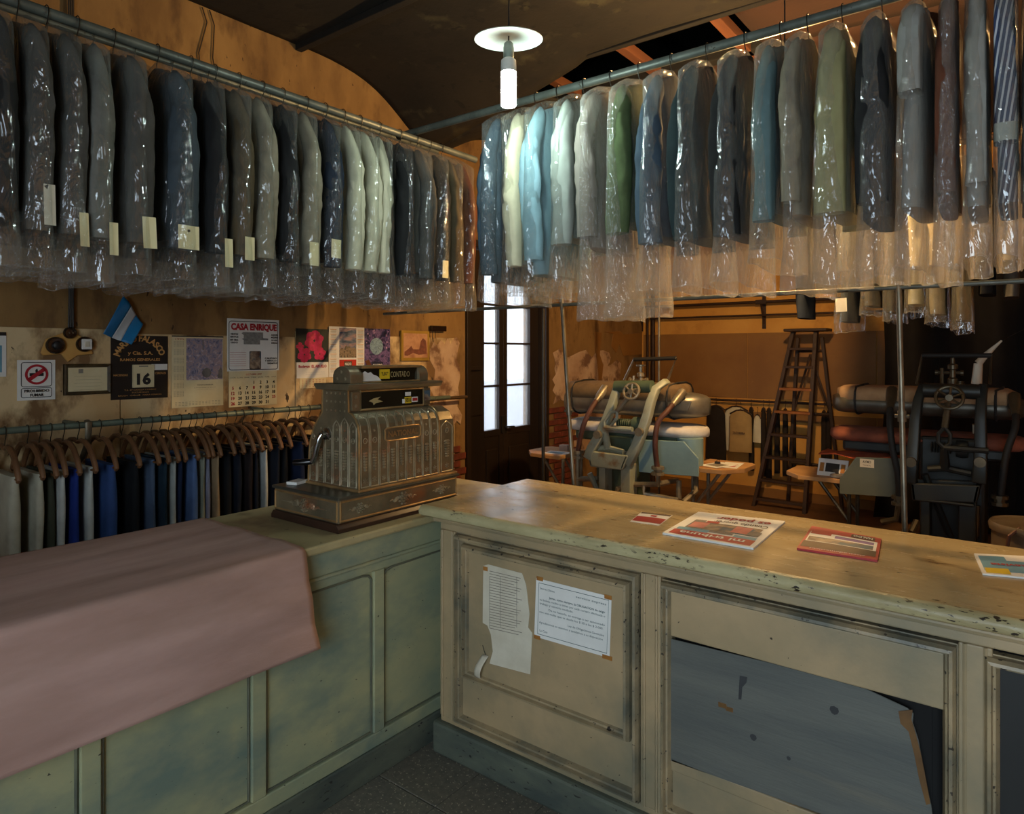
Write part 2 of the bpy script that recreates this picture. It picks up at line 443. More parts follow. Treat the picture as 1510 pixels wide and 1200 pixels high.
# ------------------------------------------------------------------ street door on the left wall
glass = film('dusty_window_glass', milk=0.14, tint=(0.97, 0.98, 1.0), gloss=0.08, bscale=4.0, bstr=0.05)
door = struct(thing('door_1', None, None, (WX - 0.1, DY0, 0)))
def dpart(name, y0, y1, z0, z1, d0=-0.03, d1=0.03, m=M_doorw, par=None, bev=0.004):
    b = MB(); b.box(d0, d1, y0 - DY0, y1 - DY0, z0, z1); return b.build(name, m, par or door, bev=bev)
dpart('door_frame', DY0, DY0 + 0.05, 0, DZ, -0.08, 0.13); dpart('door_frame', DY1 - 0.05, DY1, 0, DZ, -0.08, 0.13)
dpart('door_frame', DY0 + 0.05, DY1 - 0.05, DZ - 0.06, DZ, -0.08, 0.13)
for (a, p0, p1, e) in ((DY0 + 0.05, 4.786, 5.007, 5.068), (5.068, 5.13, 5.498, DY1 - 0.05)):
    leaf = dpart('door_leaf', a + 0.002, p0, 0.01, DZ - 0.065)
    dpart('stile', p1, e - 0.002, 0.01, DZ - 0.065, par=leaf)
    dpart('bottom_panel', p0, p1, 0.01, 0.86, -0.022, 0.022, par=leaf)
    dpart('panel_moulding', p0 + 0.03, p1 - 0.03, 0.16, 0.72, 0.02, 0.034, par=leaf, bev=0.008)
    dpart('rail', p0, p1, 0.84, 0.90, par=leaf); dpart('rail', p0, p1, 2.45, DZ - 0.065, par=leaf)
    for z0, z1 in ((0.90, 1.298), (1.318, 1.698), (1.718, 2.06), (2.08, 2.45)):
        dpart('pane', p0 - 0.005, p1 + 0.005, z0, z1, -0.004, 0.0, glass, leaf, bev=0)
        if z0 > 1: dpart('glazing_bar', p0, p1, z0 - 0.02, z0, -0.02, 0.024, par=leaf)
b = MB(); b.box(0.03, 0.045, 5.03 - DY0, 5.10 - DY0, 0.86, 1.02); b.tube([(0.045, 5.065 - DY0, 0.92), (0.09, 5.065 - DY0, 0.92), (0.09, 5.16 - DY0, 0.915)], 0.009)
b.build('handle', pm('dull_iron', (60, 56, 50), rough=0.5, metal=0.7), door, bev=0.002)
b = MB(); b.box(0.03, 0.055, DY0 + 0.12 - DY0, 4.73 - DY0, 1.46, 1.50); b.box(0.03, 0.045, 0.12, 0.30, 1.05, 1.42); b.build('shutter_moulding', M_doorw, door, bev=0.006)
b = MB(); b.box(-9.0, -8.8, -3, 16, -0.3, 1.05); struct(b.build('wall_opposite', M_ext))
b = MB(); b.box(-30, WX - 0.3, -30, 30, -0.4, -0.25); b.box(WX - 0.3, 30, -30, FY - 0.3, -0.4, -0.25); struct(b.build('street_ground', M_street))

# ------------------------------------------------------------------ counters
M_paintA = pm('green_cream_paint', (172, 170, 130), (140, 150, 124), 3.0, rough=0.42, bump=0.08, bscale=40, stretch=(1, 0.8, 1.5),
              c3=(110, 128, 118), s3=2.6, t3=(0.46, 0.68), speck=((38, 36, 30), 55, 0.725), rvar=0.1)
M_paintB = pm('cream_oil_paint', (176, 152, 116), (150, 134, 103), 2.6, rough=0.45, bump=0.08, bscale=40,
              c3=(120, 116, 96), s3=2.0, t3=(0.47, 0.70), speck=((46, 38, 28), 60, 0.72), rvar=0.1)
M_topA = pm('worn_cream_top', (178, 166, 124), (150, 138, 100), 3.5, rough=0.4, bump=0.06, c3=(104, 92, 66), s3=4, t3=(0.55, 0.7), speck=((44, 34, 24), 40, 0.70), rvar=0.12)
M_topB = pm('worn_yellow_top', (186, 168, 126), (162, 144, 106), 4, rough=0.26, bump=0.10, bscale=25, stretch=(0.5, 1.4, 1),
            c3=(96, 74, 46), s3=5, t3=(0.62, 0.72), speck=((46, 34, 22), 34, 0.69), rvar=0.12)
M_edge = pm('chipped_edge_paint', (188, 178, 136), (150, 138, 100), 8, rough=0.42, bump=0.3, bscale=50, stretch=(0.45, 1, 1), speck=((46, 36, 26), 85, 0.585, 9))
M_mould = pm('worn_moulding_paint', (168, 148, 114), (138, 125, 97), 5, rough=0.42, bump=0.15, bscale=60, c3=(92, 92, 80), s3=4, t3=(0.45, 0.65), speck=((40, 34, 28), 60, 0.65))
M_plinth = pm('scuffed_plinth', (98, 104, 90), (66, 74, 70), 3, rough=0.5, bump=0.15, stretch=(1, 1, 3), speck=((34, 34, 32), 30, 0.66))
M_patch = pm('weathered_plywood', (100, 102, 96), (80, 84, 82), 4, rough=0.6, stretch=(0.35, 1, 3), bump=0.15, c3=(140, 132, 112), s3=2, t3=(0.6, 0.85))
M_dark = pm('hollow_shade', (22, 22, 22), (14, 14, 15), 4, rough=0.95)  # near-black colour stands in for the shade inside the counter
M_glue = pm('brown_glue', (112, 80, 40), (84, 58, 28), 9, rough=0.5)
M_scar = pm('grey_scar', (58, 60, 62), (46, 48, 50), 9, rough=0.8)

HA, HB = 0.95, 1.0
# --- left counter (runs along the left side, faces +X)
cA = thing('shop_counter', 'green cream painted panelled counter with cloth and cash register on it', 'counter', (-2.01, -0.6, 0))
A0, A1 = 0.0, 3.30        # local y extent
def ca(name, x0, x1, y0, y1, z0, z1, m=M_paintA, bev=0.004, par=None):
    b = MB(); b.box(x0, x1, y0, y1, z0, z1); return b.build(name, m, par or cA, bev=bev)
ca('carcass', -0.60, -0.02, A0, A1, 0.02, HA - 0.035, bev=0)
ca('plinth', -0.05, 0.018, A0, A1, 0.0, 0.112, M_plinth, 0.006)
top = ca('worktop', -0.65, 0.035, A0 - 0.02, A1, HA - 0.032, HA, M_topA, 0.008)
ca('apron_board', -0.02, 0.006, A0, A1, 0.828, HA - 0.033)
b = MB(); b.tube([(0.008, A0, 0.822), (0.008, A1, 0.822)], 0.008, 8); b.build('bead', M_paintA, cA, smooth=True)
ca('top_rail', -0.02, 0.008, A0, A1, 0.785, 0.815)
ca('bottom_rail', -0.02, 0.008, A0, A1, 0.112, 0.165)
sty = [y + 0.6 for y in (-0.28, 0.235, 0.75, 1.247, 1.757, 2.26, 2.62)]
for y in sty: ca('stile', -0.02, 0.008, y - 0.026, y + 0.026, 0.165, 0.785)
M_bead = pm('grimy_bead', (110, 112, 92), (74, 78, 70), 6, rough=0.5)
for a, c in zip(sty[:-1], sty[1:]):
    p = ca('panel', -0.020, -0.008, a + 0.026, c - 0.026, 0.165, 0.785, bev=0)
    b = MB(); y0, y1 = a + 0.032, c - 0.032
    # bead with rounded upper corners
    pts = [(-0.004, y0, 0.172), (-0.004, y0, 0.755), (-0.004, y0 + 0.012, 0.770), (-0.004, y0 + 0.045, 0.778), (-0.004, y1 - 0.045, 0.778), (-0.004, y1 - 0.012, 0.770), (-0.004, y1, 0.755), (-0.004, y1, 0.172)]
    b.tube(pts, 0.005, 6, closed=True); b.build('panel_bead', M_bead, p, smooth=True)

# --- right counter (runs along X, faces -Y)
cB = thing('shop_counter', 'cream painted counter with moulded panels, notices and newspapers on it', 'counter', (-1.92, 2.01, 0))
def cb(name, x0, x1, y0, y1, z0, z1, m=M_paintB, bev=0.004, par=None):
    """world X extents"""
    b = MB(); b.box(x0 + 1.92, x1 + 1.92, y0 - 2.01, y1 - 2.01, z0, z1); return b.build(name, m, par or cB, bev=bev)
BX1 = 1.3
cb('carcass', -1.91, BX1, 2.06, 2.64, 0.02, 0.955, M_dark, 0)
cb('end_panel', -1.92, -1.90, 2.012, 2.64, 0.02, 0.955)
cb('plinth', -1.945, BX1, 1.985, 2.05, 0.0, 0.128, M_plinth, 0.012)
# worktop with rounded nose
nose = [(-0.055 + 0.02 * (1 - math.cos(a)), 0.978 + 0.022 * math.sin(a)) for a in [R(t) for t in range(-90, 91, 20)]]
b = MB(); b.prism([(0.68, 0.956), (-0.035, 0.956)] + [(-0.035 - 0.022 * math.cos(R(t)), 0.978 + 0.022 * math.sin(R(t))) for t in range(-80, 81, 20)] + [(-0.035, 1.0), (0.68, 1.0)], 'x', -0.065, BX1 + 1.92)
b.build('worktop', M_topB, cB, smooth=True, angle=50)
b = MB(); b.prism([(-0.0585 + 0.001, 0.966), (-0.0595, 0.972), (-0.0603, 0.978), (-0.0595, 0.986), (-0.052, 0.9955), (-0.040, 1.0012), (-0.034, 1.0012), (-0.034, 0.9985), (-0.05, 0.992), (-0.055, 0.978), (-0.05, 0.966)], 'x', -0.0655, BX1 + 1.92)
b.build('worn_nosing', M_edge, cB, smooth=True)
b = MB(); b.tube([(-0.02, -0.012, 0.946), (BX1 + 1.92, -0.012, 0.946)], 0.012, 8); b.build('cove', M_paintB, cB, smooth=True)
# face frame
cb('frieze', -1.92, BX1, 2.008, 2.05, 0.905, 0.955)
cb('bottom_rail', -1.92, BX1, 2.010, 2.05, 0.128, 0.150)
for x0, x1 in ((-1.92, -1.838), (-1.022, -0.951), (-0.155, -0.085), (0.62, 0.70)):
    cb('stile', x0, x1, 2.006, 2.05, 0.15, 0.905)
    b = MB()
    for xx in (x0 + 0.014, x1 - 0.014): b.tube([(xx + 1.92, -0.005, 0.15), (xx + 1.92, -0.005, 0.905)], 0.005, 6)
    b.build('stile_bead', M_paintB, cB, smooth=True)
def frame(name, x0, x1, z0, z1, wd, yo, mat=M_mould, steps=((0.0, -0.006), (0.10, -0.006), (0.12, 0.012), (0.30, 0.026), (0.52, 0.028), (0.62, 0.014), (0.78, 0.012), (0.90, 0.002), (1.0, -0.008)), sides='ltrb'):
    """mitred moulding, profile steps: (fraction of width, how proud)"""
    X0, X1 = x0 + 1.92, x1 + 1.92
    b = MB(); rings = []
    for u, pr in steps:
        i = u * wd; rings.append([(X0 + i, yo - pr, z0 + i), (X1 - i, yo - pr, z0 + i), (X1 - i, yo - pr, z1 - i), (X0 + i, yo - pr, z1 - i)])
    b.loft(rings, False, False)
    b.loft([[(q[0], yo + 0.03, q[2]) for q in rings[0]], rings[0]], False, False)
    b.loft([rings[-1], [(q[0], yo + 0.03, q[2]) for q in rings[-1]]], False, False)
    return b.build(name, mat, cB)
# first bay: double frame, upper panel with notices, plain lower panel
frame('outer_moulding', -1.838, -1.022, 0.150, 0.903, 0.034, 0.002)
frame('inner_moulding', -1.803, -1.057, 0.335, 0.868, 0.036, 0.006)
cb('upper_panel', -1.78, -1.08, 2.014, 2.05, 0.36, 0.85)
cb('lower_panel', -1.81, -1.05, 2.018, 2.05, 0.15, 0.345)
# second bay: moulding, upper board, torn plywood patch over a backing coloured as a shaded hollow
frame('outer_moulding', -0.951, -0.155, 0.150, 0.895, 0.034, 0.002)
cb('upper_board', -0.92, -0.185, 2.012, 2.05, 0.722, 0.866)
cb('lower_rail', -0.92, -0.185, 2.014, 2.05, 0.295, 0.335)
cb('lower_panel', -0.92, -0.185, 2.022, 2.05, 0.15, 0.30)
cb('patch_backing', -0.92, -0.215, 2.050, 2.055, 0.30, 0.73, M_dark, 0)
tear = [(onY(px, py, 2.014).x, onY(px, py, 2.014).z) for px, py in ((1338, 1044), (1347, 1052), (1346, 1066), (1354, 1090), (1360, 1120), (1365, 1150), (1373, 1186), (1377, 1215), (1380, 1260))]
pl = [(-0.925, 0.712), (-0.60, 0.722), (-0.36, 0.722)] + tear + [(-0.925, 0.325)]
b = MB(); b.prism([(x + 1.92, z) for x, z in pl], 'y', 0.004, 0.008); pw = b.build('plywood_patch', M_patch, cB, bev=0.001, seg=1)
b = MB(); b.prism([(x + 1.92, z) for x, z in [(onY(px, py, 2.014).x, onY(px, py, 2.014).z) for px, py in ((1325, 1048), (1346, 1046), (1344, 1060), (1350, 1080), (1358, 1110), (1364, 1140), (1372, 1184), (1366, 1186), (1356, 1150), (1348, 1110), (1340, 1078), (1328, 1066))]], 'y', 0.0015, 0.0045)
b.build('delaminated_edge', M_glue, pw)
b = MB(); b.prism([(x + 1.92, z) for x, z in ((-0.700, 0.660), (-0.678, 0.662), (-0.680, 0.645), (-0.692, 0.628), (-0.695, 0.59), (-0.704, 0.588), (-0.702, 0.63))], 'y', 0.003, 0.0042)
for x, z, s in ((-0.44, 0.64, 0.012), (-0.66, 0.49, 0.010), (-0.56, 0.465, 0.006)): b.prism([(x + 1.92 + s * math.cos(a) * (1 + 0.2 * math.sin(3 * a)), z + s * math.sin(a)) for a in [k * PI / 4 for k in range(8)]], 'y', 0.003, 0.0042)
b.build('scar', M_scar, pw)
b = MB(); b.box(1.155, 1.18, 0.0025, 0.0042, 0.548, 0.562); b.box(1.178, 1.20, 0.003, 0.0042, 0.543, 0.556); b.build('old_tape', M_glue, pw)
b = MB(); b.tube([(1.708 + 0.014 * math.cos(a), 0.0, 0.335 + 0.014 * math.sin(a)) for a in [k * PI / 6 for k in range(12)]], 0.002, 6, closed=True); b.build('wire_ring', pm('galvanised', (120, 124, 122), rough=0.4, metal=0.8), cB)
# third bay: board coloured near-black for the shade of an open recess
frame('outer_moulding', -0.105, 0.64, 0.150, 0.890, 0.034, 0.002)
cb('recess_shade_panel', -0.08, 0.62, 2.030, 2.05, 0.15, 0.87, pm('recess_shade', (24, 26, 25), (17, 19, 19), 3, rough=0.6), 0)
frame('outer_moulding', 0.70, 1.28, 0.150, 0.89, 0.034, 0.002); cb('panel', 0.72, 1.27, 2.018, 2.05, 0.15, 0.88)

# --- mauve cloth over the left counter
M_cloth = pm('mauve_cloth', (192, 160, 152), (176, 142, 134), 2.2, rough=0.75, bump=0.12, bscale=90, c3=(150, 120, 108), s3=1.6, t3=(0.4, 0.7), stretch=(3.0, 0.5, 2.0))
def clothp(u, v):
    y = -0.58 + 1.98 * u                      # along the counter
    L = 0.665 + 0.345; s = v * L; z = HA + 0.0035
    edge = -1.972
    wav = 0.0022 * math.sin(s * 26 + 1.3 * noise.noise(Vector((y * 1.1, s * 9, 0)))) + 0.002 * noise.noise(Vector((y * 2.0, s * 10, 4)))
    if s < 0.655:
        x = -2.652 + s; zz = z + 0.003 + wav
    elif s < 0.69:
        a = (s - 0.655) / 0.035 * (PI / 2); x = edge - 0.022 + 0.022 * math.sin(a) + 0.003; zz = z - 0.019 * (1 - math.cos(a))
    else:
        t = (s - 0.69) / (L - 0.69); zz = z - 0.019 - (s - 0.69)
        fold = 0.010 * noise.noise(Vector((y * 1.5, zz * 7, 1.0))) + 0.006 * math.sin(zz * 22 + y * 2.5)
        x = edge + 0.005 + (0.018 + abs(fold)) * min(1, t * 2.2) + 0.014 * t * t
        y += 0.030 * t * t * max(0, (u - 0.8) / 0.2)
    return (x, y, zz)
b = MB(); b.grid(clothp, 90, 90)
cl = b.build('counter_cloth', M_cloth, None, smooth=True); md = cl.modifiers.new('t', 'SOLIDIFY'); md.thickness = 0.002; md.offset = 1
tag(cl, 'mauve pink cloth draped over the near end of the left counter', 'cloth')

# ------------------------------------------------------------------ papers and prints on the right counter
M_paper = pm('aged_paper', (214, 208, 190), (196, 188, 168), 6, rough=0.8)
M_white = pm('white_paper', (232, 232, 228), (218, 218, 214), 5, rough=0.7)
M_red = pm('print_red', (176, 36, 40), (150, 28, 34), 8, rough=0.5)
M_ink = pm('print_black', (30, 30, 32), (22, 22, 24), 8, rough=0.6)
M_grey = pm('print_grey', (120, 116, 112), (96, 92, 90), 30, rough=0.6)
M_blue = pm('print_pale_blue', (110, 164, 186), (90, 140, 166), 8, rough=0.5)
M_pink = pm('print_skin_pink', (206, 130, 120), (180, 96, 90), 14, rough=0.6)
M_brown = pm('print_brown', (92, 66, 46), (64, 46, 34), 14, rough=0.6)
M_yel = pm('print_yellow', (226, 196, 40), (206, 176, 30), 8, rough=0.5)
M_photo = pm('print_photo_mix', (166, 150, 128), (80, 60, 54), 26, rough=0.5, c3=(60, 90, 110), s3=18, t3=(0.5, 0.6))
M_violet = pm('print_violet', (128, 100, 160), (90, 70, 130), 12, rough=0.5)

def sheet_on(name, label, cat, corners, z, layers, t=0.003, mat=M_white, extra=None):
    """flat print lying on the counter. corners in pixels: far-left, far-right, near-right, near-left. layers in (u,v) with v=0 far edge"""
    P = [onZ(px, py, z) for px, py in corners]
    c = (P[0] + P[1] + P[2] + P[3]) / 4
    th = thing(name, label, cat, (c.x, c.y, z))
    Q = [p - c for p in P]
    def at(u, v, h=0.0):
        a = Q[0].lerp(Q[1], u); bb = Q[3].lerp(Q[2], u); p = a.lerp(bb, v); return (p.x, p.y, h + 0.004 * math.sin(u * PI * 1.0) * (v * (1 - v)) * 2)
    n = 8
    b = MB(); b.grid(lambda u, v: at(u, v, t), n, n); b.grid(lambda u, v: at(u, v, 0.0004), n, n)
    e = []
    for k in range(n): e.append((k / n, 0))
    for k in range(n): e.append((1, k / n))
    for k in range(n): e.append((1 - k / n, 1))
    for k in range(n): e.append((0, 1 - k / n))
    b.loft([[at(u, v, 0.0004) for u, v in e], [at(u, v, t) for u, v in e]], False, False)
    b.build('sheet', mat, th)
    for i, (nm, m, u0, v0, u1, v1) in enumerate(layers):
        b = MB(); b.grid(lambda u, v: at(u0 + (u1 - u0) * u, v0 + (v1 - v0) * v, t + 0.0005 + 0.00012 * i), 6, 6); b.build(nm, m, th)
    for nm, m, s, u, v, h, wd, bold in (extra or []):
        b = MB(); text(b, s, 0, 0, h, wd, bold=bold, fn=lambda a, c_: at(u - a, v + c_, t + 0.0017)); b.build(nm, m, th)   # read from the far side
    return th
sheet_on('flyer', 'small red and white flyer lying left of the newspaper', 'flyer', [(946, 755), (992, 760), (972, 775), (929, 769)], HB,
         [('red_band', M_red, 0.02, 0.45, 0.98, 0.9), ('dark_band', M_brown, 0.02, 0.02, 0.98, 0.16), ('logo', M_red, 0.42, 0.24, 0.62, 0.38)], t=0.0012)
sheet_on('newspaper', 'folded newspaper with red masthead lying upside down on the counter', 'newspaper', [(1030, 757), (1158, 771), (1111, 811), (977, 788)], HB,
         [('masthead', M_red, 0.05, 0.80, 0.95, 0.965), ('blue_strip', M_blue, 0.06, 0.70, 0.42, 0.79), ('blue_strip', M_blue, 0.70, 0.72, 0.94, 0.79),
          ('photograph', M_photo, 0.12, 0.42, 0.90, 0.69), ('portrait', M_pink, 0.14, 0.45, 0.32, 0.66), ('portrait', M_pink, 0.62, 0.44, 0.80, 0.66), ('red_block', M_red, 0.26, 0.36, 0.40, 0.44), ('dark_strip', M_grey, 0.42, 0.70, 0.68, 0.76), ('dark_block', M_grey, 0.12, 0.36, 0.25, 0.45), ('dark_block', M_grey, 0.80, 0.55, 0.93, 0.69)],
         t=0.007, extra=[('headline', M_red, 'es poder', 0.60, 0.14, 0.115, 0.60, 0.02), ('headline', M_ink, 'Cuando querer', 0.62, 0.30, 0.085, 0.60, 0.01), ('masthead_text', M_white, 'mi tribuna', 0.5, 0.845, 0.085, 0.72, 0.02)])
sheet_on('magazine', 'red glossy sales magazine lying upside down on the counter', 'magazine', [(1197, 778), (1300, 797), (1294, 829), (1175, 811)], HB,
         [('white_field', M_white, 0.04, 0.24, 0.96, 0.70), ('dark_field', M_brown, 0.02, 0.66, 0.97, 0.90), ('violet_strip', M_violet, 0.40, 0.30, 0.92, 0.42), ('photograph', M_photo, 0.06, 0.46, 0.92, 0.64), ('logo_box', M_brown, 0.60, 0.06, 0.92, 0.22), ('red_curl', M_red, 0.05, 0.18, 0.34, 0.34)],
         t=0.007, mat=M_red, extra=[('logo_text', M_white, 'NALDO', 0.76, 0.10, 0.085, 0.26, 0.02), ('slogan', M_white, 'electrodomesticos', 0.5, 0.92, 0.045, 0.7, 0)])
sheet_on('booklet', 'blue and yellow booklet lying at the right end of the counter', 'booklet', [(1436, 818), (1530, 823), (1560, 858), (1449, 848)], HB,
         [('blue_field', M_blue, 0.05, 0.12, 0.98, 0.86), ('white_field', M_white, 0.45, 0.05, 0.98, 0.34), ('yellow_spot', M_yel, 0.06, 0.72, 0.40, 0.95)], t=0.005,
         extra=[('heading', M_red, 'Revista', 0.45, 0.5, 0.12, 0.55, 0.02)])

# --- notices taped to the counter front
YF = 2.0135
def notice(name, label, cat, poly_px, mat, t=0.0012):
    P = [onY(px, py, YF) for px, py in poly_px]
    x0 = min(p.x for p in P); z0 = min(p.z for p in P)
    th = thing(name, label, cat, (x0, YF, z0))
    b = MB(); b.prism([(p.x - x0, p.z - z0) for p in P], 'y', -t, 0.0); b.build('sheet', mat, th)
    return th, x0, z0
M_tape = pm('yellowed_tape', (170, 116, 56), (140, 88, 38), 20, rough=0.35)
M_faint = pm('faint_print', (140, 134, 122), (120, 114, 104), 30, rough=0.7)
n1, nx, nz_ = notice('paper_form', 'torn yellowed form taped to the left counter panel', 'notice',
     [(713, 834), (720, 832), (770, 845), (776, 862), (781, 905), (779, 925), (785, 933), (782, 994), (722, 978), (727, 960), (724, 935), (719, 922), (712, 918)], M_paper)
def loc2(px, py, th): p = onY(px, py, YF); return p.x - th.location.x, p.z - th.location.z
b = MB()
for k in range(22):
    y = 848 + k * 4.0; a = loc2(722, y - 6, n1); c = loc2(768 + (k % 3), y + 5, n1)
    b.hexa([(a[0], -0.0016, a[1]), (c[0] - 0.01 * (k % 4), -0.0016, c[1]), (c[0] - 0.01 * (k % 4), -0.0012, c[1]), (a[0], -0.0012, a[1]), (a[0], -0.0016, a[1] + 0.0022), (c[0] - 0.01 * (k % 4), -0.0016, c[1] + 0.0022), (c[0] - 0.01 * (k % 4), -0.0012, c[1] + 0.0022), (a[0], -0.0012, a[1] + 0.0022)])
for px in (722, 738, 762):
    a = loc2(px, 850, n1); c = loc2(px, 925, n1); b.box(a[0], a[0] + 0.0014, -0.0016, -0.0012, c[1], a[1])
b.build('ruled_print', M_faint, n1)
b = MB(); a = loc2(713, 836, n1); b.box(a[0], a[0] + 0.022, -0.0022, -0.0006, a[1] - 0.012, a[1] + 0.004); b.build('tape', M_tape, n1)
n2, nx, nz_ = notice('typed_notice', 'white typed notice with green border taped to the counter panel', 'notice', [(791, 852), (902, 880), (899, 970), (788, 938)], M_white)
b = MB(); M_green = pm('print_dark_green', (40, 84, 84), rough=0.6)
BL = [loc2(795, 859, n2), loc2(898, 885, n2), loc2(895, 963, n2), loc2(793, 934, n2)]
b.tube([(p[0], -0.0013, p[1]) for p in BL], 0.0011, 4, closed=True); b.build('printed_border', M_green, n2)
lines = [('Senores Clientes', 0.02, 0.885, 0.22, 0), ('servicio express', 0.55, 0.895, 0.42, 0), ('Jamas, como siempre, la OBLIGACION de exigir', 0.16, 0.74, 0.8, 1), ('su boleta, recibo o ticket por cada compra efectuada o', 0.02, 0.665, 0.94, 0), ('trabajo y servicio recibido.', 0.02, 0.59, 0.5, 0),
         ('De no hacerlo, se entrega a ser sancionado', 0.16, 0.50, 0.80, 0), ('con una multa que va desde los $ 20 a los $ 2.000.', 0.02, 0.425, 0.92, 0), ('Ley de Obligaciones Generales', 0.45, 0.30, 0.5, 0), ('Agradecemos su atencion y quedamos a su disposicion', 0.02, 0.22, 0.92, 0), ('La Casa', 0.03, 0.06, 0.12, 0)]
b = MB()
def bil(u, v):
    a = Vector(BL[3]).lerp(Vector(BL[2]), u); c = Vector(BL[0]).lerp(Vector(BL[1]), u); p = a.lerp(c, v); return p
for s, u, v, wd, bo in lines: text(b, s, u, v, 0.040, wd, align='l', bold=0.02 if bo else 0.005, fn=lambda a, c_: (bil(a, c_).x, -0.0016, bil(a, c_).y))
b.build('typed_lines', M_green, n2)
for k, (px, py, s) in enumerate(((793, 851, 1), (893, 878, 1), (789, 937, 1), (890, 966, 1.4))):
    a = loc2(px, py, n2); b = MB(); b.box(a[0] - 0.004, a[0] + 0.024 * s, -0.002, -0.0004, a[1] - 0.010, a[1] + 0.004); b.build('tape', M_tape, n2)
p = onY(716, 965, YF); sl = thing('paper_strip', 'curled paper strip on a string hanging from the counter moulding', 'tag', (p.x, YF, p.z))
b = MB()
b.grid(lambda u, v: (-0.012 + 0.03 * u - 0.03 * v, -0.022 * math.sin(v * PI) - 0.004 - 0.012 * v, -0.092 * v), 3, 10); b.build('strip', M_paper, sl, smooth=True, thick=0.0008)
b = MB(); b.tube([(0.004, -0.004, 0.0), (0.0, -0.006, 0.012), (-0.008, -0.004, 0.024), (-0.012, -0.003, 0.034)], 0.0012, 5); b.build('string', M_scar, sl)

# ------------------------------------------------------------------ cash register (front faces +X)
M_brass = pm('tarnished_nickel_brass', (146, 132, 106), (112, 104, 84), 7, rough=0.38, metal=0.6, bump=0.12, bscale=70, c3=(150, 104, 72), s3=4, t3=(0.55, 0.72), rvar=0.1)
M_brass2 = pm('lit_tarnished_relief', (198, 188, 162), (156, 146, 122), 14, rough=0.30, metal=0.7, c3=(190, 130, 92), s3=9, t3=(0.55, 0.7))  # paler than the cabinet: light on the ridges is put into this colour
M_trim = pm('worn_brass_trim', (206, 172, 122), (160, 132, 92), 10, rough=0.32, metal=0.75)
M_mahog = pm('mahogany_plinth', (58, 36, 26), (40, 26, 20), 5, rough=0.4, stretch=(0.3, 1, 1))
M_chrome = pm('polished_steel', (190, 194, 196), (160, 164, 168), 8, rough=0.18, metal=1.0)
M_glassd = pm('dark_display_glass', (24, 24, 20), (34, 32, 24), 5, rough=0.1, spec=0.6)
M_letter = pm('gilt_lettering', (186, 168, 116), rough=0.5)
reg = thing('cash_register', 'antique embossed brass cash register standing on the left counter', 'cash register', (-2.05, 1.60, HA + 0.001), R(90))
b = MB(); b.prism([(-0.012, 0), (-0.012, 0.014), (0.004, 0.032), (0.406, 0.032), (0.420, 0.014), (0.420, 0)], 'x', -0.010, 0.658); b.build('plinth', M_mahog, reg, bev=0.002)
b = MB(); b.box(0, 0.65, 0, 0.41, 0.032, 0.122); dr = b.build('drawer_base', M_brass, reg, bev=0.003)
b = MB(); b.box(-0.008, 0.658, -0.010, 0.418, 0.120, 0.132); b.build('base_lid', pm('grey_lid', (104, 104, 92), (84, 84, 78), 5, rough=0.4, metal=0.7), reg, bev=0.004)
b = MB()
for z in (0.040, 0.112): b.tube([(0.008, -0.001, z), (0.642, -0.001, z)], 0.004, 6); b.tube([(-0.001, 0.008, z), (-0.001, 0.402, z)], 0.004, 6)
for x in (0.008, 0.642): b.tube([(x, -0.001, 0.040), (x, -0.001, 0.112)], 0.004, 6)
for y in (0.008, 0.402): b.tube([(-0.001, y, 0.040), (-0.001, y, 0.112)], 0.004, 6)
b.build('drawer_beading', M_trim, dr, smooth=True)
def rosette(b, cx, cz, s, F, petals=8, rings=2):
    """F maps flat (a, c, proud) to local place"""
    def bl(a, c, r, k=0.5):
        m = MB(); m.blob((0, 0, 0), r, r, r * k, 7, 4)
        b.add([F(a + p[0], c + p[1], p[2] * 2.6) for p in m.v], m.f)
    bl(cx, cz, 0.28 * s, 0.6)
    for q in range(rings):
        rr_ = s * (0.5 + 0.38 * q)
        for k in range(petals):
            a = 2 * PI * k / petals + q * PI / petals
            bl(cx + rr_ * math.cos(a), cz + rr_ * math.sin(a), s * 0.20, 0.7)
def scroll(b, cx, cz, s, F, dirx=1, n=10):
    pts = []
    for k in range(n): pts.append(F(cx + dirx * s * (0.4 + 1.5 * k / n), cz + 0.35 * s * math.sin(k * 1.1) * (1 - k / n), 0.001))
    b.tube(pts, [0.16 * s * (1 - 0.7 * k / n) for k in range(n)], 6)
    pts = [F(cx + dirx * s * 0.7 + 0.35 * s * (1 - k / 14) * math.cos(k * 0.7), cz + 0.35 * s * (1 - k / 14) * math.sin(k * 0.7), 0.001) for k in range(12)]
    b.tube(pts, 0.07 * s, 5)
Ff = lambda a, c, p: (a, -0.001 - p, c)             # front plane of the drawer
Fs = lambda a, c, p: (-0.001 - p, a, c)             # left end of the drawer
for cx, s in ((0.10, 0.020), (0.325, 0.026), (0.55, 0.020)):
    b = MB(); rosette(b, cx, 0.076, s, Ff, 8, 2)
    for d_ in (-1, 1): scroll(b, cx + d_ * s * 0.6, 0.076, s * 1.25, Ff, d_); rosette(b, cx + d_ * s * 1.6, 0.076, s * 0.5, Ff, 6, 1)
    b.build('drawer_relief', M_brass2, dr, smooth=True)
b = MB(); rosette(b, 0.205, 0.076, 0.026, Fs, 10, 2)
for d_ in (-1, 1):
    scroll(b, 0.205 + d_ * 0.02, 0.076, 0.045, Fs, d_); rosette(b, 0.205 + d_ * 0.045, 0.076, 0.014, Fs, 6, 1)
    b.prism([(0.205 + d_ * 0.06, 0.079), (0.205 + d_ * 0.15, 0.076), (0.205 + d_ * 0.06, 0.073)], 'x', -0.004, 0.0)
b.build('drawer_relief', M_brass2, dr, smooth=True)
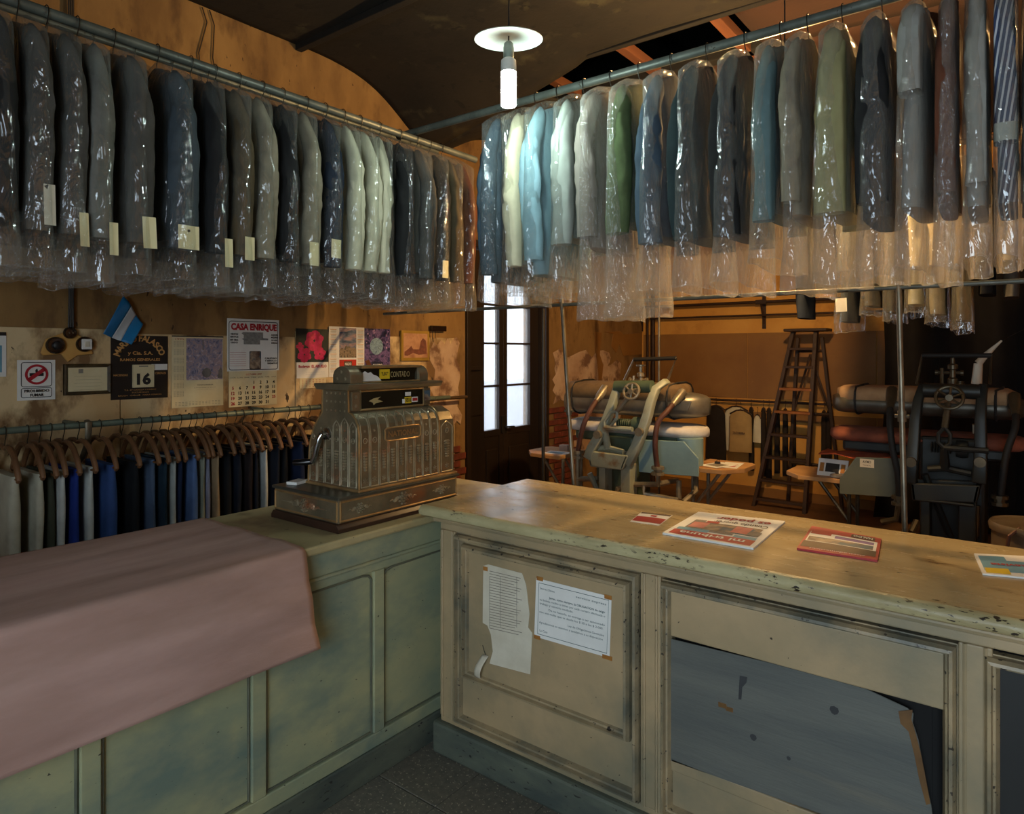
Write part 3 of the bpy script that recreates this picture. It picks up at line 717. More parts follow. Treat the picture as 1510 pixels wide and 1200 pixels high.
# body
side = [(0.01, 0.13), (0.01, 0.352), (0.016, 0.386), (0.030, 0.412), (0.052, 0.430), (0.072, 0.437), (0.074, 0.522), (0.235, 0.522), (0.238, 0.43), (0.262, 0.402), (0.295, 0.36), (0.318, 0.30), (0.326, 0.22), (0.33, 0.13)]
b = MB(); b.prism(side, 'x', 0.105, 0.548); body = b.build('cabinet', M_brass, reg, bev=0.002, seg=1)
wing = [(0.014, 0.13), (0.014, 0.335), (0.020, 0.375), (0.045, 0.410), (0.085, 0.428), (0.13, 0.430), (0.20, 0.42), (0.27, 0.38), (0.315, 0.30), (0.328, 0.13)]
b = MB(); b.prism(wing, 'x', 0.550, 0.648); wg = b.build('side_housing', M_brass, reg, bev=0.004)
b = MB(); b.box(0.095, 0.655, 0.0, 0.345, 0.130, 0.142); b.build('base_moulding', M_trim, reg, bev=0.004)
# front surface follows the side profile
FP = [(0.01, 0.142), (0.01, 0.352), (0.016, 0.386), (0.030, 0.412), (0.050, 0.4285)]
def front(a, s, p, prof=FP):
    """s: length along the profile"""
    for i in range(len(prof) - 1):
        d = Vector((prof[i + 1][0] - prof[i][0], prof[i + 1][1] - prof[i][1])); l = d.length
        if s <= l or i == len(prof) - 2:
            t = s / l; nrm = Vector((-d.y, d.x)) / l
            return (a, prof[i][0] + d.x * t + nrm.x * p, prof[i][1] + d.y * t + nrm.y * p)
        s -= l
def flute(b, x0, x1, F, H, plate=None):
    cx = (x0 + x1) / 2; w_ = (x1 - x0) / 2 * 0.86
    pts = [(cx - w_, 0.006), (cx - w_, H * 0.4), (cx - w_, H - 0.028), (cx - w_ * 0.6, H - 0.016), (cx, H - 0.004), (cx + w_ * 0.6, H - 0.016), (cx + w_, H - 0.028), (cx + w_, H * 0.4), (cx + w_, 0.006)]
    dense = []
    for q in range(len(pts)):
        p0, p1 = pts[q], pts[(q + 1) % len(pts)]; m_ = max(1, int(abs(p1[1] - p0[1]) / 0.012))
        dense += [(p0[0] + (p1[0] - p0[0]) * t / m_, p0[1] + (p1[1] - p0[1]) * t / m_) for t in range(m_)]
    b.tube([F(a, c, 0.001) for a, c in dense], 0.0025, 6, closed=True)
    rosette(b, cx, 0.030, 0.011, F, 6, 2)
    for k in range(7): 
        m = MB(); m.blob((0, 0, 0), w_ * (0.35 + 0.04 * k), 0.006, 0.008, 6, 4); b.add([F(cx + p[0], 0.072 + 0.011 * k + p[1], p[2]) for p in m.v], m.f)
    if plate is None:
        b.tube([F(cx + 0.010 * math.cos(a), 0.185 + 0.010 * math.sin(a), 0.001) for a in [k * PI / 5 for k in range(10)]], 0.0022, 5, closed=True)
        rosette(b, cx, 0.185, 0.005, F, 5, 1); rosette(b, cx, 0.222, 0.008, F, 5, 1)
    rosette(b, cx, H - 0.022, 0.006, F, 4, 1)
Hf = 0.302
nfl = 9; xw = (0.542 - 0.111) / nfl
for k in range(nfl):
    b = MB(); flute(b, 0.111 + k * xw, 0.111 + (k + 1) * xw, front, Hf, plate=True if 2 <= k <= 6 else None); b.build('front_flute', M_brass2, body, smooth=True)
b = MB(); flute(b, 0.558, 0.640, lambda a, s, p: front(a, s, p, [(0.014, 0.142), (0.014, 0.335), (0.020, 0.375)]), 0.23); b.build('housing_flute', M_brass2, wg, smooth=True)
# side flutes on the left end, their tops follow the hump
tops = [0.27, 0.27, 0.27, 0.235, 0.20, 0.15]
for k in range(6):
    y0 = 0.020 + k * 0.050
    b = MB(); flute(b, y0, y0 + 0.048, lambda a, s, p: (0.104 - p, a, 0.142 + s), tops[k] if k > 2 else 0.275 - 0.012 * abs(k - 1)); b.build('side_flute', M_brass2, body, smooth=True)
b = MB()
for z in (0.44, 0.475, 0.508): 
    for k in range(5): rosette(b, 0.095 + k * 0.028, z, 0.007, lambda a, c, p: (0.104 - p, a, c), 5, 1)
b.build('neck_relief', M_brass2, body, smooth=True)
b = MB(); b.tube([(0.105, y, z) for y, z in side], 0.004, 6); b.build('edge_bead', M_trim, body, smooth=True); b = MB(); b.tube([(0.548, y, z) for y, z in side[:7]], 0.004, 6); b.build('edge_bead', M_trim, body, smooth=True)
# name cartouche
b = MB()
cart = []
for k in range(24):
    a = 2 * PI * k / 24; cart.append((0.330 + 0.098 * max(-1, min(1, 1.25 * math.cos(a))) , 0.200 + 0.026 * max(-1, min(1, 1.35 * math.sin(a)))))
b.loft([[front(x, s, 0.0005) for x, s in cart], [front(x, s, 0.006) for x, s in cart]], False, True)
pl_ = b.build('name_plate', M_brass, body)
b = MB(); b.tube([front(x, s, 0.006) for x, s in cart], 0.0035, 6, closed=True)
for sg in (1, -1): b.tube([front(0.330, 0.200 + sg * (0.030 + 0.006 * k), 0.003) for k in range(5)], [0.007, 0.005, 0.004, 0.003, 0.002], 6)
b.build('plate_rim', M_trim, pl_, smooth=True)
b = MB(); text(b, 'NATIONAL', 0.330, 0.190, 0.021, 0.165, bold=0.03, fn=lambda a, c: front(a, c, 0.0075)); b.build('plate_lettering', M_trim, pl_)
# indicator window
b = MB(); b.box(0.165, 0.500, 0.066, 0.078, 0.446, 0.514); win = b.build('indicator_window', M_glassd, reg)
b = MB(); b.tube([(0.16, 0.068, 0.442), (0.505, 0.068, 0.442), (0.505, 0.068, 0.517), (0.16, 0.068, 0.517)], 0.005, 6, closed=True); b.build('window_frame', M_trim, win, smooth=True)
b = MB(); b.prism([(0.20, 0.475), (0.225, 0.485), (0.262, 0.490), (0.245, 0.480), (0.275, 0.470), (0.235, 0.465), (0.225, 0.458), (0.222, 0.468)], 'y', 0.0645, 0.0655); b.build('transfer', M_letter, win)
b = MB(); b.box(0.395, 0.432, 0.0635, 0.0655, 0.455, 0.482); st = b.build('yellow_number_sticker', M_yel, win); b = MB(); text(b, '50516', 0.4135, 0.460, 0.017, 0.032, 0.0630, bold=0.03); b.build('sticker_text', M_ink, st)
b = MB(); b.box(0.436, 0.470, 0.0635, 0.0655, 0.458, 0.480); st = b.build('red_sticker', M_white, win); b = MB(); b.box(0.439, 0.467, 0.0628, 0.0636, 0.463, 0.475); b.build('red_stripe', M_red, st)
b = MB(); b.box(0.382, 0.394, 0.0635, 0.0655, 0.456, 0.474); b.box(0.398, 0.430, 0.0638, 0.0655, 0.486, 0.502); b.build('white_sticker', M_white, win)
b = MB(); b.box(0.115, 0.155, 0.064, 0.072, 0.442, 0.515); cnr = b.build('corner_plate', M_brass, reg, bev=0.002); b = MB(); [rosette(b, 0.135, z, 0.010, lambda a, c, p: (a, 0.063 - p, c), 6, 1) for z in (0.460, 0.495)]; b.build('corner_relief', M_brass2, cnr, smooth=True)
b = MB(); b.box(0.508, 0.546, 0.064, 0.072, 0.442, 0.515); cnr = b.build('corner_plate', M_brass, reg, bev=0.002); b = MB(); b.box(0.510, 0.544, 0.0615, 0.0638, 0.462, 0.505); b.build('picture_sticker', M_photo, cnr)
# cornice and marquee
b = MB(); b.prism([(0.045, 0.536), (0.055, 0.522), (0.245, 0.522), (0.262, 0.536), (0.262, 0.546), (0.045, 0.546)], 'x', 0.082, 0.605); b.build('cornice', M_brass, reg, bev=0.002)
arch = [(0.09, 0.546), (0.09, 0.575)] + [(0.145 - 0.055 * math.cos(R(t)), 0.575 + 0.040 * math.sin(R(t))) for t in range(10, 171, 16)] + [(0.20, 0.575), (0.20, 0.546)]
for x0, x1 in ((0.128, 0.190), (0.505, 0.560)):
    b = MB(); b.prism(arch, 'x', x0, x1); mq = b.build('marquee_end', M_brass, reg, bev=0.003)
    b = MB(); [rosette(b, 0.120 + 0.05 * k, 0.565, 0.010, lambda a, c, p: (x0 - p, a, c), 5, 1) for k in (0, 1)]; rosette(b, 0.145, 0.592, 0.010, lambda a, c, p: (x0 - p, a, c), 5, 1); b.build('end_relief', M_brass2, mq, smooth=True)
b = MB(); b.box(0.190, 0.505, 0.105, 0.190, 0.546, 0.606); sg_ = b.build('sign_glass', M_glassd, reg)
b = MB(); b.box(0.186, 0.510, 0.088, 0.200, 0.605, 0.616); b.box(0.186, 0.510, 0.088, 0.104, 0.546, 0.552); b.build('marquee_rail', M_trim, reg, bev=0.003)
b = MB(); text(b, 'CONTADO', 0.405, 0.566, 0.024, 0.110, 0.1035, bold=0.01); b.build('sign_lettering', M_letter, sg_)
b = MB(); b.box(0.290, 0.345, 0.1025, 0.1045, 0.560, 0.600); st = b.build('yellow_label', M_yel, sg_); b = MB(); text(b, '"LEO"', 0.3175, 0.575, 0.013, 0.036, 0.1018, bold=0.03); b.build('label_text', M_ink, st)
b = MB(); b.prism([(0.20, 0.553), (0.20, 0.588), (0.213, 0.594), (0.228, 0.586), (0.243, 0.590), (0.258, 0.578), (0.276, 0.574), (0.292, 0.562), (0.30, 0.553)], 'y', 0.1030, 0.1045); b.build('torn_paper', M_white, sg_)
# crank on the left end
b = MB(); b.lathe([(0.024, 0.0), (0.024, -0.012), (0.014, -0.016), (0.014, -0.034), (0.008, -0.036)], 16, (0.105, 0.200, 0.345), 'x')
b.tube([(0.075, 0.200, 0.345), (0.066, 0.205, 0.330), (0.060, 0.215, 0.295), (0.060, 0.225, 0.260), (0.058, 0.240, 0.235)], [0.012, 0.013, 0.012, 0.011, 0.012], 10)
cr = b.build('crank', M_chrome, reg, smooth=True)
b = MB(); b.tube([(0.058, 0.240, 0.235), (0.040, 0.262, 0.232), (0.012, 0.300, 0.230)], [0.010, 0.014, 0.011], 10); b.build('crank_grip', pm('black_grip', (18, 18, 20), rough=0.25), cr, smooth=True)
# papers behind the register on the lid
b = MB(); b.box(0, 0.05, 0, 0.075, 0, 0.012); pad = b.build('note_pad', M_white, None, bev=0.001); pad.location = (-2.415, 1.625, HA + 0.134); pad.rotation_euler = (0, 0, R(18))
tag(pad, 'small pale paper pad lying on the register base beside its crank', 'note pad')
# dark pipe end on the wall behind the register
# ------------------------------------------------------------------ rods, poles
M_rod = pm('grey_painted_tube', (106, 112, 106), (82, 88, 84), 9, rough=0.42, metal=0.3, bump=0.1, speck=((60, 56, 48), 40, 0.68))
M_rodg = pm('green_grey_rail', (104, 116, 104), (82, 94, 84), 9, rough=0.45, metal=0.2, speck=((60, 56, 46), 40, 0.68))
M_pole = pm('galvanised_pole', (136, 128, 110), (100, 92, 78), 8, rough=0.4, metal=0.6)
M_wire = pm('hook_wire', (70, 68, 62), (50, 48, 44), 9, rough=0.4, metal=0.8)
RZ = 2.9
RAX, RBX, R2Y = -2.95, -3.52, 2.87
RBZ = 3.108
def rod(name, label, p0, p1, r, m, cat='rod', extra=None):
    p0 = Vector(p0); p1 = Vector(p1)
    th = thing(name, label, cat, p0)
    b = MB(); b.tube([(0, 0, 0), p1 - p0], r, 14); b.build('tube', m, th, smooth=True)
    if extra:
        for nm, e in extra: e.build(nm, m, th, smooth=True)
    return th
def hangs(points, zc):      # ceiling hanger wires of a rod
    out = []
    for q in points:
        e = MB(); e.tube([(q[0], q[1], 0.0), (q[0], q[1], zc)], 0.004, 6); out.append(('suspension_wire', e))
    return out
rod('hanging_rod', 'grey steel tube carrying the front row of bagged garments on the left', (RAX, 0.35, RZ), (RAX, 3.42, RZ), 0.021, M_rod)
rod('hanging_rod', 'second steel tube close behind the left front rod, carrying the rear bags', (RBX, 0.2, RBZ), (RBX, 3.65, RBZ), 0.017, M_rod)
rod('hanging_rod', 'long steel tube running to the upper right with bagged jackets', (-3.1, R2Y, RZ + 0.045), (0.9, R2Y, RZ + 0.045), 0.021, M_rod)
rod('lower_rail', 'thin horizontal rail below the right row of bags', (-3.6, R2Y + 0.33, 1.890), (0.9, R2Y + 0.33, 1.890), 0.010, M_rod)
def pole(label, top, bot, r, zj):
    top = Vector(top); bot = Vector(bot); th = thing('support_pole', label, 'pole', bot)
    d = top - bot
    b = MB(); b.tube([(0, 0, 0), d], r, 12); b.build('tube', M_pole, th, smooth=True)
    t = zj / d.z; c = d * t
    b = MB(); b.tube([c - d.normalized() * 0.022, c + d.normalized() * 0.022], r * 1.5, 10); b.tube([c + Vector((-r * 2.4, 0, 0)), c + Vector((r * 2.4, 0, 0))], r * 0.7, 8); b.build('coupling', M_pole, th, smooth=True)
    b = MB(); b.lathe([(r * 3, 0), (r * 3, 0.008), (r * 1.4, 0.012)], 14); b.build('foot_flange', M_pole, th)
pole('slightly leaning steel pole left of the mint press', onY(828, 440, R2Y + 0.33), (onY(851, 712, 3.05).x + 0.05, 3.05, 0), 0.011, 1.30)
pole('steel pole with a coupling in front of the dark press', onY(1325, 415, R2Y + 0.33), (onY(1338, 790, 3.12).x + 0.012, 3.12, 0), 0.011, 1.36)
q = onY(972, 440, 5.3); rod('thin_pole', 'thin bright steel pole rising behind the mint press', (q.x, 5.3, 0.0), (q.x, 5.3, 2.6), 0.009, M_pole, 'pole')
q = onY(801, 440, 3.55); rod('dark_pole', 'dark thin upright pole beside the street door', (q.x, 3.55, 0.0), (q.x, 3.55, 1.9), 0.011, pm('dark_pole_paint', (62, 56, 46), rough=0.4, metal=0.5), 'pole')

# ------------------------------------------------------------------ bagged garments
BAGS = [film('clear_bag_film', 0.07, gloss=0.09, bscale=8, bstr=0.7), film('hazy_bag_film', 0.08, gloss=0.09, bscale=7, bstr=0.7), film('crisp_bag_film', 0.065, gloss=0.12, bscale=11, bstr=0.85)]
BAGW = film('milky_bag_film', 0.20, tint=(0.97, 0.95, 0.92), gloss=0.14, bscale=18, bstr=1.0)
BAGR = film('warm_hazy_film', 0.16, tint=(0.97, 0.95, 0.93), gloss=0.12, bscale=10, bstr=0.8)
BAGH = film('film_edge', 0.22, gloss=0.15)
def cloth(name, c, v=0.8, weave=400, stripe=None):
    return pm(name, c, tuple(int(x * v) for x in c), 6, rough=0.9, bump=0.12, bscale=weave, spec=0.2)
CL = {
 'charcoal': cloth('charcoal_wool', (84, 82, 78)), 'grey': cloth('grey_wool', (122, 122, 116)), 'black': cloth('black_wool', (40, 41, 42)),
 'slate': cloth('slate_wool', (74, 84, 92)), 'brown': cloth('brown_tweed', (92, 80, 60)), 'taupe': cloth('taupe_linen', (150, 142, 122)),
 'navy': cloth('navy_wool', (42, 50, 64)), 'cream': cloth('cream_linen', (214, 210, 184), 0.9), 'light blue': cloth('light_blue_cotton', (150, 186, 200), 0.9),
 'pale grey': cloth('pale_grey_cotton', (172, 180, 174), 0.9), 'olive green': cloth('olive_twill', (98, 116, 78)), 'slate blue': cloth('slate_blue_wool', (78, 96, 112)),
 'dark teal': cloth('dark_teal_wool', (40, 54, 58)), 'teal grey': cloth('teal_grey_cotton', (104, 130, 134), 0.9), 'khaki': cloth('khaki_canvas', (158, 154, 110), 0.9),
 'ivory': cloth('ivory_linen', (216, 208, 180), 0.92), 'light grey': cloth('light_grey_cotton', (156, 156, 150), 0.9), 'rust': cloth('rust_wool', (104, 62, 44)),
 'warm grey': cloth('warm_grey_cotton', (150, 144, 136), 0.9), 'blue striped': None}
def striped():
    m = bpy.data.materials.new('blue_striped_cotton'); m.use_nodes = True; nt = m.node_tree; b = nt.nodes['Principled BSDF']; b.inputs['Roughness'].default_value = 0.85
    tc = nd(nt, 'ShaderNodeTexCoord'); wv = nd(nt, 'ShaderNodeTexWave'); wv.bands_direction = 'Y'; wv.inputs['Scale'].default_value = 22; wv.inputs['Distortion'].default_value = 0.4
    mp = nd(nt, 'ShaderNodeMapping'); mp.inputs['Rotation'].default_value = (R(8), 0, 0); nt.links.new(tc.outputs['Object'], mp.inputs[0]); nt.links.new(mp.outputs[0], wv.inputs[0])
    r = nd(nt, 'ShaderNodeValToRGB'); r.color_ramp.elements[0].position = 0.62; r.color_ramp.elements[0].color = lin((44, 58, 92)); r.color_ramp.elements[1].position = 0.78; r.color_ramp.elements[1].color = lin((190, 196, 204))
    nt.links.new(wv.outputs['Fac'], r.inputs[0]); nt.links.new(r.outputs[0], b.inputs['Base Color']); return m
CL['blue striped'] = striped()
M_tagp = pm('cream_ticket', (232, 222, 178), (222, 210, 164), 6, rough=0.7)
M_hgw = pm('brown_hanger_wood', (112, 76, 46), (86, 56, 34), 6, rough=0.5)
def sm(t): t = max(0.0, min(1.0, t)); return t * t * (3 - 2 * t)
def sect(cx, cy, z, rx, ry, n, sd, amp, e=2.4, zs=6.0):
    out = []
    for j in range(n):
        a = 2 * PI * j / n; c, s = math.cos(a), math.sin(a)
        x = math.copysign(abs(c) ** (2 / e), c) * rx; y = math.copysign(abs(s) ** (2 / e), s) * ry
        k = noise.noise(Vector((c * 1.6 + sd * 3.1, s * 1.6 + sd * 1.7, z * zs))) * amp
        k += (0.5 - abs(noise.noise(Vector((c * 1.1 + sd * 2.3 + z * 5, s * 1.1 - z * 4, z * zs * 1.3))))) * amp * 0.9
        out.append((cx + x + c * k, cy + y + s * k, z))
    return out
def garment(name, label, group, cat, loc, rotz, mat, seed, L=0.74, sl=0.86, ry=0.052, bag=1.02, w=0.19, bend=0.02, ticket=None, film_=None, lean=0.0, bagx=None, short=False, cuffm=None, nobag=False, hookm=None, cap=0.09):
    rnd = random.Random(seed * 7 + 1)
    th = thing(name, label, cat, loc, rotz, group)
    th.rotation_euler = (R(rnd.uniform(-0.4, 0.4)), 0, rotz + R(rnd.uniform(-2.5, 2.5)))
    top = 0.085
    def sq(rings, c_):       # neighbours press the garment flat along the rod
        k = 0.7 * c_; f = lambda y: math.copysign(abs(y) if abs(y) <= k else k + (c_ - k) * (1 - math.exp(-(abs(y) - k) / (c_ - k))), y)
        return [[(p[0], f(p[1]), p[2]) for p in r_] for r_ in rings]
    # body
    rings = []; N = 16
    for i in range(N):
        u = i / (N - 1); z = -top - u * L
        f = min(1.0, (u * L) / 0.085)
        hw = 0.03 + (w - 0.03) * f ** 0.55 - 0.012 * math.sin(u * PI)
        ht = 0.020 + (ry * 0.62 - 0.020) * sm(u * L / 0.22) + ry * 0.34 * sm(u * 1.6 - 0.3)
        rings.append(sect(0, 0.004 * math.sin(u * 5 + seed), z, hw, ht, 22, seed, 0.006 + 0.006 * u))
    rings = sq(rings, cap - 0.010); b = MB(); b.loft(rings); body_ = b.build('garment_body', mat, th, smooth=True, angle=60)
    # sleeves
    for sd_ in (1, -1):
        rings = []; N = 30; s1 = sl if not short else top + 0.36
        yb = bend * rnd.uniform(0.6, 1.4)
        for i in range(N):
            u = i / (N - 1); z = -0.125 - u * (s1 - 0.125)
            dome = math.sqrt(max(0.02, 1 - (1 - min(1, u / 0.12)) ** 2))
            rx = (0.046 - 0.012 * u) * dome * (1.3 if short else 1); r_y = ry * (0.52 + 0.50 * sm(u / 0.55) - 0.10 * sm((u - 0.6) * 2)) * dome * (1.15 if short else 1)
            cx = sd_ * (w - 0.035 + 0.055 * sm(u * 3.2) + 0.012 * math.sin(u * 3))
            cy = yb * math.sin(u * PI * 0.9) + 0.010 * math.sin(u * 7 + seed) * u
            am = 0.006 + 0.010 * math.exp(-((u - 0.5) / 0.22) ** 2)
            rings.append(sect(cx, cy, z + 0.0, rx, r_y, 20, seed + 11 * sd_, am, 2.2, 13.0))
        rings = sq(rings, cap - 0.007); last = rings[-1]; c0 = Vector(last[0]).lerp(Vector(last[10]), 0.5)
        rings.append([tuple(c0 + (Vector(p) - c0) * 0.82 + Vector((0, 0, 0.012))) for p in last])
        b = MB(); b.loft(rings); slv = b.build('sleeve', mat, th, smooth=True, angle=70)
        if cuffm:
            b = MB(); cr_ = rings[-5:-1]; b.loft([[tuple(c0 * 0 + Vector((p[0], p[1], p[2])) + (Vector((p[0], p[1], 0)) - Vector((c0.x, c0.y, 0))).normalized() * 0.003) for p in r_] for r_ in cr_], False, False); b.build('cuff', cuffm, slv, smooth=True)
    # hanger
    b = MB(); hk = [(0, 0, -0.125), (0, 0, -0.055), (0.012, 0, -0.040), (0.025, 0, -0.018)] + [(0.0265 * math.cos(R(t)), 0, 0.0265 * math.sin(R(t))) for t in range(-20, 201, 22)]
    b.tube(hk, 0.0022, 6); hg = b.build('hanger_hook', hookm or M_wire, th, smooth=True)
    b = MB(); b.tube([(-w + 0.02, 0, -0.165), (-w * 0.5, 0, -0.115), (0, 0, -0.095), (w * 0.5, 0, -0.115), (w - 0.02, 0, -0.165)], 0.009, 8); b.build('hanger_bar', M_hgw, hg, smooth=True)
    # bag
    bw, bt = w + 0.080, ry + 0.010
    if not nobag:
        rings = []; N = 34; n = 36; hem = -bag
        for i in range(N):
            u = i / (N - 1); z = -0.055 + (hem + 0.055) * u
            f = min(1.0, (-z - 0.055) / 0.12)
            hw = 0.012 + (bw - 0.012) * f ** 0.62; ht = 0.008 + (bt * 0.62 - 0.008) * sm((-z - 0.05) / 0.12) + bt * 0.34 * sm((-z - 0.15) / 0.45)
            fl = sm((u - 0.72) / 0.28); ht += 0.016 * fl; hw += 0.010 * fl
            ring = []
            for j in range(n):
                a = 2 * PI * j / n; c, s = math.cos(a), math.sin(a); e = 2.5
                x = math.copysign(abs(c) ** (2 / e), c) * hw; y = math.copysign(abs(s) ** (2 / e), s) * ht
                k = abs(noise.noise(Vector((c * 2.6 + seed, s * 2.2 + seed * 1.3, z * 3.2)))) * 0.015 * f + noise.noise(Vector((c * 5 + seed, s * 5, z * 8))) * 0.007 * f
                zz = z + (0.020 * noise.noise(Vector((c * 1.8, s * 1.8, seed * 2.0))) + 0.012 * c * math.sin(seed)) * fl
                ring.append((x + c * k, y + s * k, zz))
            rings.append(ring)
        rings = sq(rings, cap); b = MB(); b.loft(rings, True, False); bg_ = b.build('plastic_bag', film_ or BAGS[seed % 3], th, smooth=True, angle=180)
        b = MB(); b.tube(rings[-1], 0.0011, 4, closed=True); b.build('bag_hem', BAGH, bg_)
    if ticket:
        z0, tw, tl, dy, ti, tm = ticket; tw = min(tw, 1.7 * cap); dy = max(-(cap * 0.9 - tw / 2), min(cap * 0.9 - tw / 2, dy)); ti *= 0.4
        b = MB(); ca_, sa = math.cos(ti), math.sin(ti); xo = w + 0.066
        P = [(-tw / 2, 0), (tw / 2, 0), (tw / 2, -tl), (-tw / 2, -tl)]
        Q = [(dy + p[0] * ca_ - p[1] * sa, -z0 + p[0] * sa + p[1] * ca_) for p in P]
        b.prism(Q, 'x', xo, xo + 0.0012); tk = b.build('ticket', tm, th)
        if tw > 0.06:
            cx, cz = dy, -z0 - tl * 0.22; b = MB(); b.lathe([(0.006, xo + 0.0011), (0.006, xo + 0.0018)], 10, (0, cx, cz), 'x'); b.build('ticket_hole', M_ink, tk)
    return th

def tk(z0=0.80, tw=0.05, tl=0.09, dy=0.0, ti=0.0, m=None): return (z0, tw, tl, dy, ti, m or M_tagp)
# front row on the left rod: pixel of the near sleeve, colour, options
rowA = [(8, 'black', dict(sl=0.80)), (58, 'charcoal', dict(ry=0.06, bag=0.98, film_=BAGS[2], ticket=tk(0.70, 0.035, 0.14, 0.05, 0.05, M_paper))), (103, 'charcoal', dict(bag=0.98, ticket=tk(0.78, 0.03, 0.12, 0.045, 0.1))), (150, 'grey', dict(ry=0.05, ticket=tk(0.80, 0.03, 0.12, 0.045, 0.05))),
        (205, 'charcoal', dict(ticket=tk(0.76, 0.05, 0.12, 0.03, 0.12))), (271, 'slate', dict(ry=0.06, ticket=tk(0.77, 0.085, 0.095, 0.01, 0.03))), (321, 'black', dict(ry=0.045, ticket=tk(0.80, 0.035, 0.12, 0.04, 0.05))),
        (357, 'brown', dict(ry=0.046, ticket=tk(0.78, 0.045, 0.10, 0.02, 0.0))), (393, 'taupe', dict(ry=0.048, L=0.66, film_=BAGS[0])), (428, 'black', dict(ry=0.042, film_=BAGS[2])), (458, 'taupe', dict(ry=0.046, film_=BAGS[0], ticket=tk(0.76, 0.05, 0.11, 0.0, 0.02))),
        (493, 'navy', dict(ry=0.050, ticket=tk(0.73, 0.055, 0.09, 0.0, -0.05))), (521, 'cream', dict(ry=0.042, bend=0.03, film_=BAGS[0])), (547, 'cream', dict(ry=0.042, film_=BAGS[0])), (572, 'cream', dict(ry=0.042, bend=-0.02, film_=BAGS[0])),
        (600, 'black', dict(ry=0.048, film_=BAGS[2])), (630, 'charcoal', dict(ry=0.046)), (654, 'black', dict(ry=0.042, film_=BAGS[2], ticket=tk(0.75, 0.045, 0.10, 0.0, -0.06))), (673, 'brown', dict(ry=0.040)), (690, 'rust', dict(ry=0.040))]
def caps(q): return [0.5 * min([abs(q[i] - q[j]) for j in (i - 1, i + 1) if 0 <= j < len(q)]) - 0.0005 for i in range(len(q))]
cp = caps([onX(r_[0], 250, RAX + 0.23).y for r_ in rowA])
for i, (px, colr, kw) in enumerate(rowA):
    kw['cap'] = cp[i]
    p = onX(px, 250, RAX + 0.23); seed = i + 3
    kw.setdefault('bag', 0.99 + 0.03 * ((i * 5) % 4) / 3); kw.setdefault('bend', 0.02 * (1 if i % 3 else -0.6))
    garment('bagged_jacket', f'{colr} jacket in a clear plastic bag, {ORD[i + 1]} from the left on the left front rod', 'bagged jackets on the left front rod', 'jacket', (RAX, p.y, RZ), 0.0, CL[colr], seed, **kw)
# rear row on the left, mostly hidden
rnd = random.Random(9)
cols = ['charcoal', 'black', 'navy', 'brown', 'grey', 'black', 'slate', 'charcoal', 'navy', 'taupe', 'black', 'grey', 'charcoal', 'brown', 'rust']
for i, colr in enumerate(cols):
    y = 0.95 + i * 0.185
    garment('bagged_coat', f'{colr} coat in a clear bag, {ORD[i + 1]} from the left in the rear row', 'bagged coats in the rear left row', 'coat', (RBX, y, RBZ), 0, CL[colr], 60 + i, L=0.80, sl=0.84, ry=0.055, bag=1.15 + 0.04 * rnd.random(), w=0.16, film_=BAGS[1], cap=0.088)
# row on the right rod
row2 = [(722, 'slate blue', dict(L=0.88, sl=0.93, ry=0.048, bag=1.07, film_=BAGS[2])), (752, 'ivory', dict(L=0.80, sl=0.90, ry=0.046, film_=BAGS[0])), (785, 'light blue', dict(L=0.86, sl=0.88, ry=0.055, film_=BAGS[0])),
        (824, 'pale grey', dict(L=0.70, sl=0.82, ry=0.055, bag=1.03, film_=BAGS[0])), (865, 'warm grey', dict(L=0.76, sl=0.80, ry=0.05, bag=1.17, film_=BAGW)), (908, 'olive green', dict(L=0.66, sl=0.80, ry=0.058, bag=1.16, film_=BAGW)),
        (957, 'slate blue', dict(L=0.74, sl=0.86, ry=0.056, bag=1.06, film_=BAGS[2])), (1012, 'dark teal', dict(L=0.76, sl=0.86, ry=0.056, bag=1.06, bend=-0.05, film_=BAGS[2])), (1071, 'black', dict(L=0.76, sl=0.86, ry=0.06, bag=1.06, bend=-0.03, film_=BAGS[2])),
        (1126, 'teal grey', dict(L=0.70, sl=0.82, ry=0.048, bag=0.98, film_=BAGS[0])), (1168, 'taupe', dict(L=0.72, sl=0.76, ry=0.038, bag=1.09)), (1222, 'khaki', dict(L=0.72, sl=0.82, ry=0.068, bag=1.07, film_=BAGS[0])),
        (1284, 'black', dict(L=0.76, sl=0.80, ry=0.060, bag=1.06, film_=BAGS[2])), (1347, 'light grey', dict(L=0.74, ry=0.056, bag=1.05, short=True, film_=BAGS[1])), (1392, 'rust', dict(L=0.74, sl=0.80, ry=0.035, bag=1.06, film_=BAGW)),
        (1434, 'light grey', dict(L=0.76, sl=0.78, ry=0.042, bag=1.03, film_=BAGS[2])), (1480, 'blue striped', dict(L=0.76, sl=0.66, ry=0.045, bag=1.03, cuffm=CL['pale grey'], film_=BAGS[0])), (1524, 'dark teal', dict(L=0.76, sl=0.78, ry=0.045, bag=1.03))]
cp = caps([onY(r_[0], 250, R2Y - 0.23).x for r_ in row2])
for i, (px, colr, kw) in enumerate(row2):
    kw['cap'] = cp[i]
    p = onY(px, 250, R2Y - 0.23); seed = i + 31
    kw.setdefault('bend', 0.02 * (1 if i % 2 else -0.8)); kw.setdefault('bag', 1.04)
    if px > 840 and kw.get('film_') is not BAGW: kw['film_'] = BAGR
    kind = 'shirt' if colr in ('light grey', 'blue striped') else 'jacket'
    garment('bagged_' + kind, f'{colr} {kind} in a clear plastic bag, {ORD[i + 1]} from the left on the right rod', 'bagged garments on the right rod', kind, (p.x, R2Y, RZ + 0.045), R(-90), CL[colr], seed, **kw)

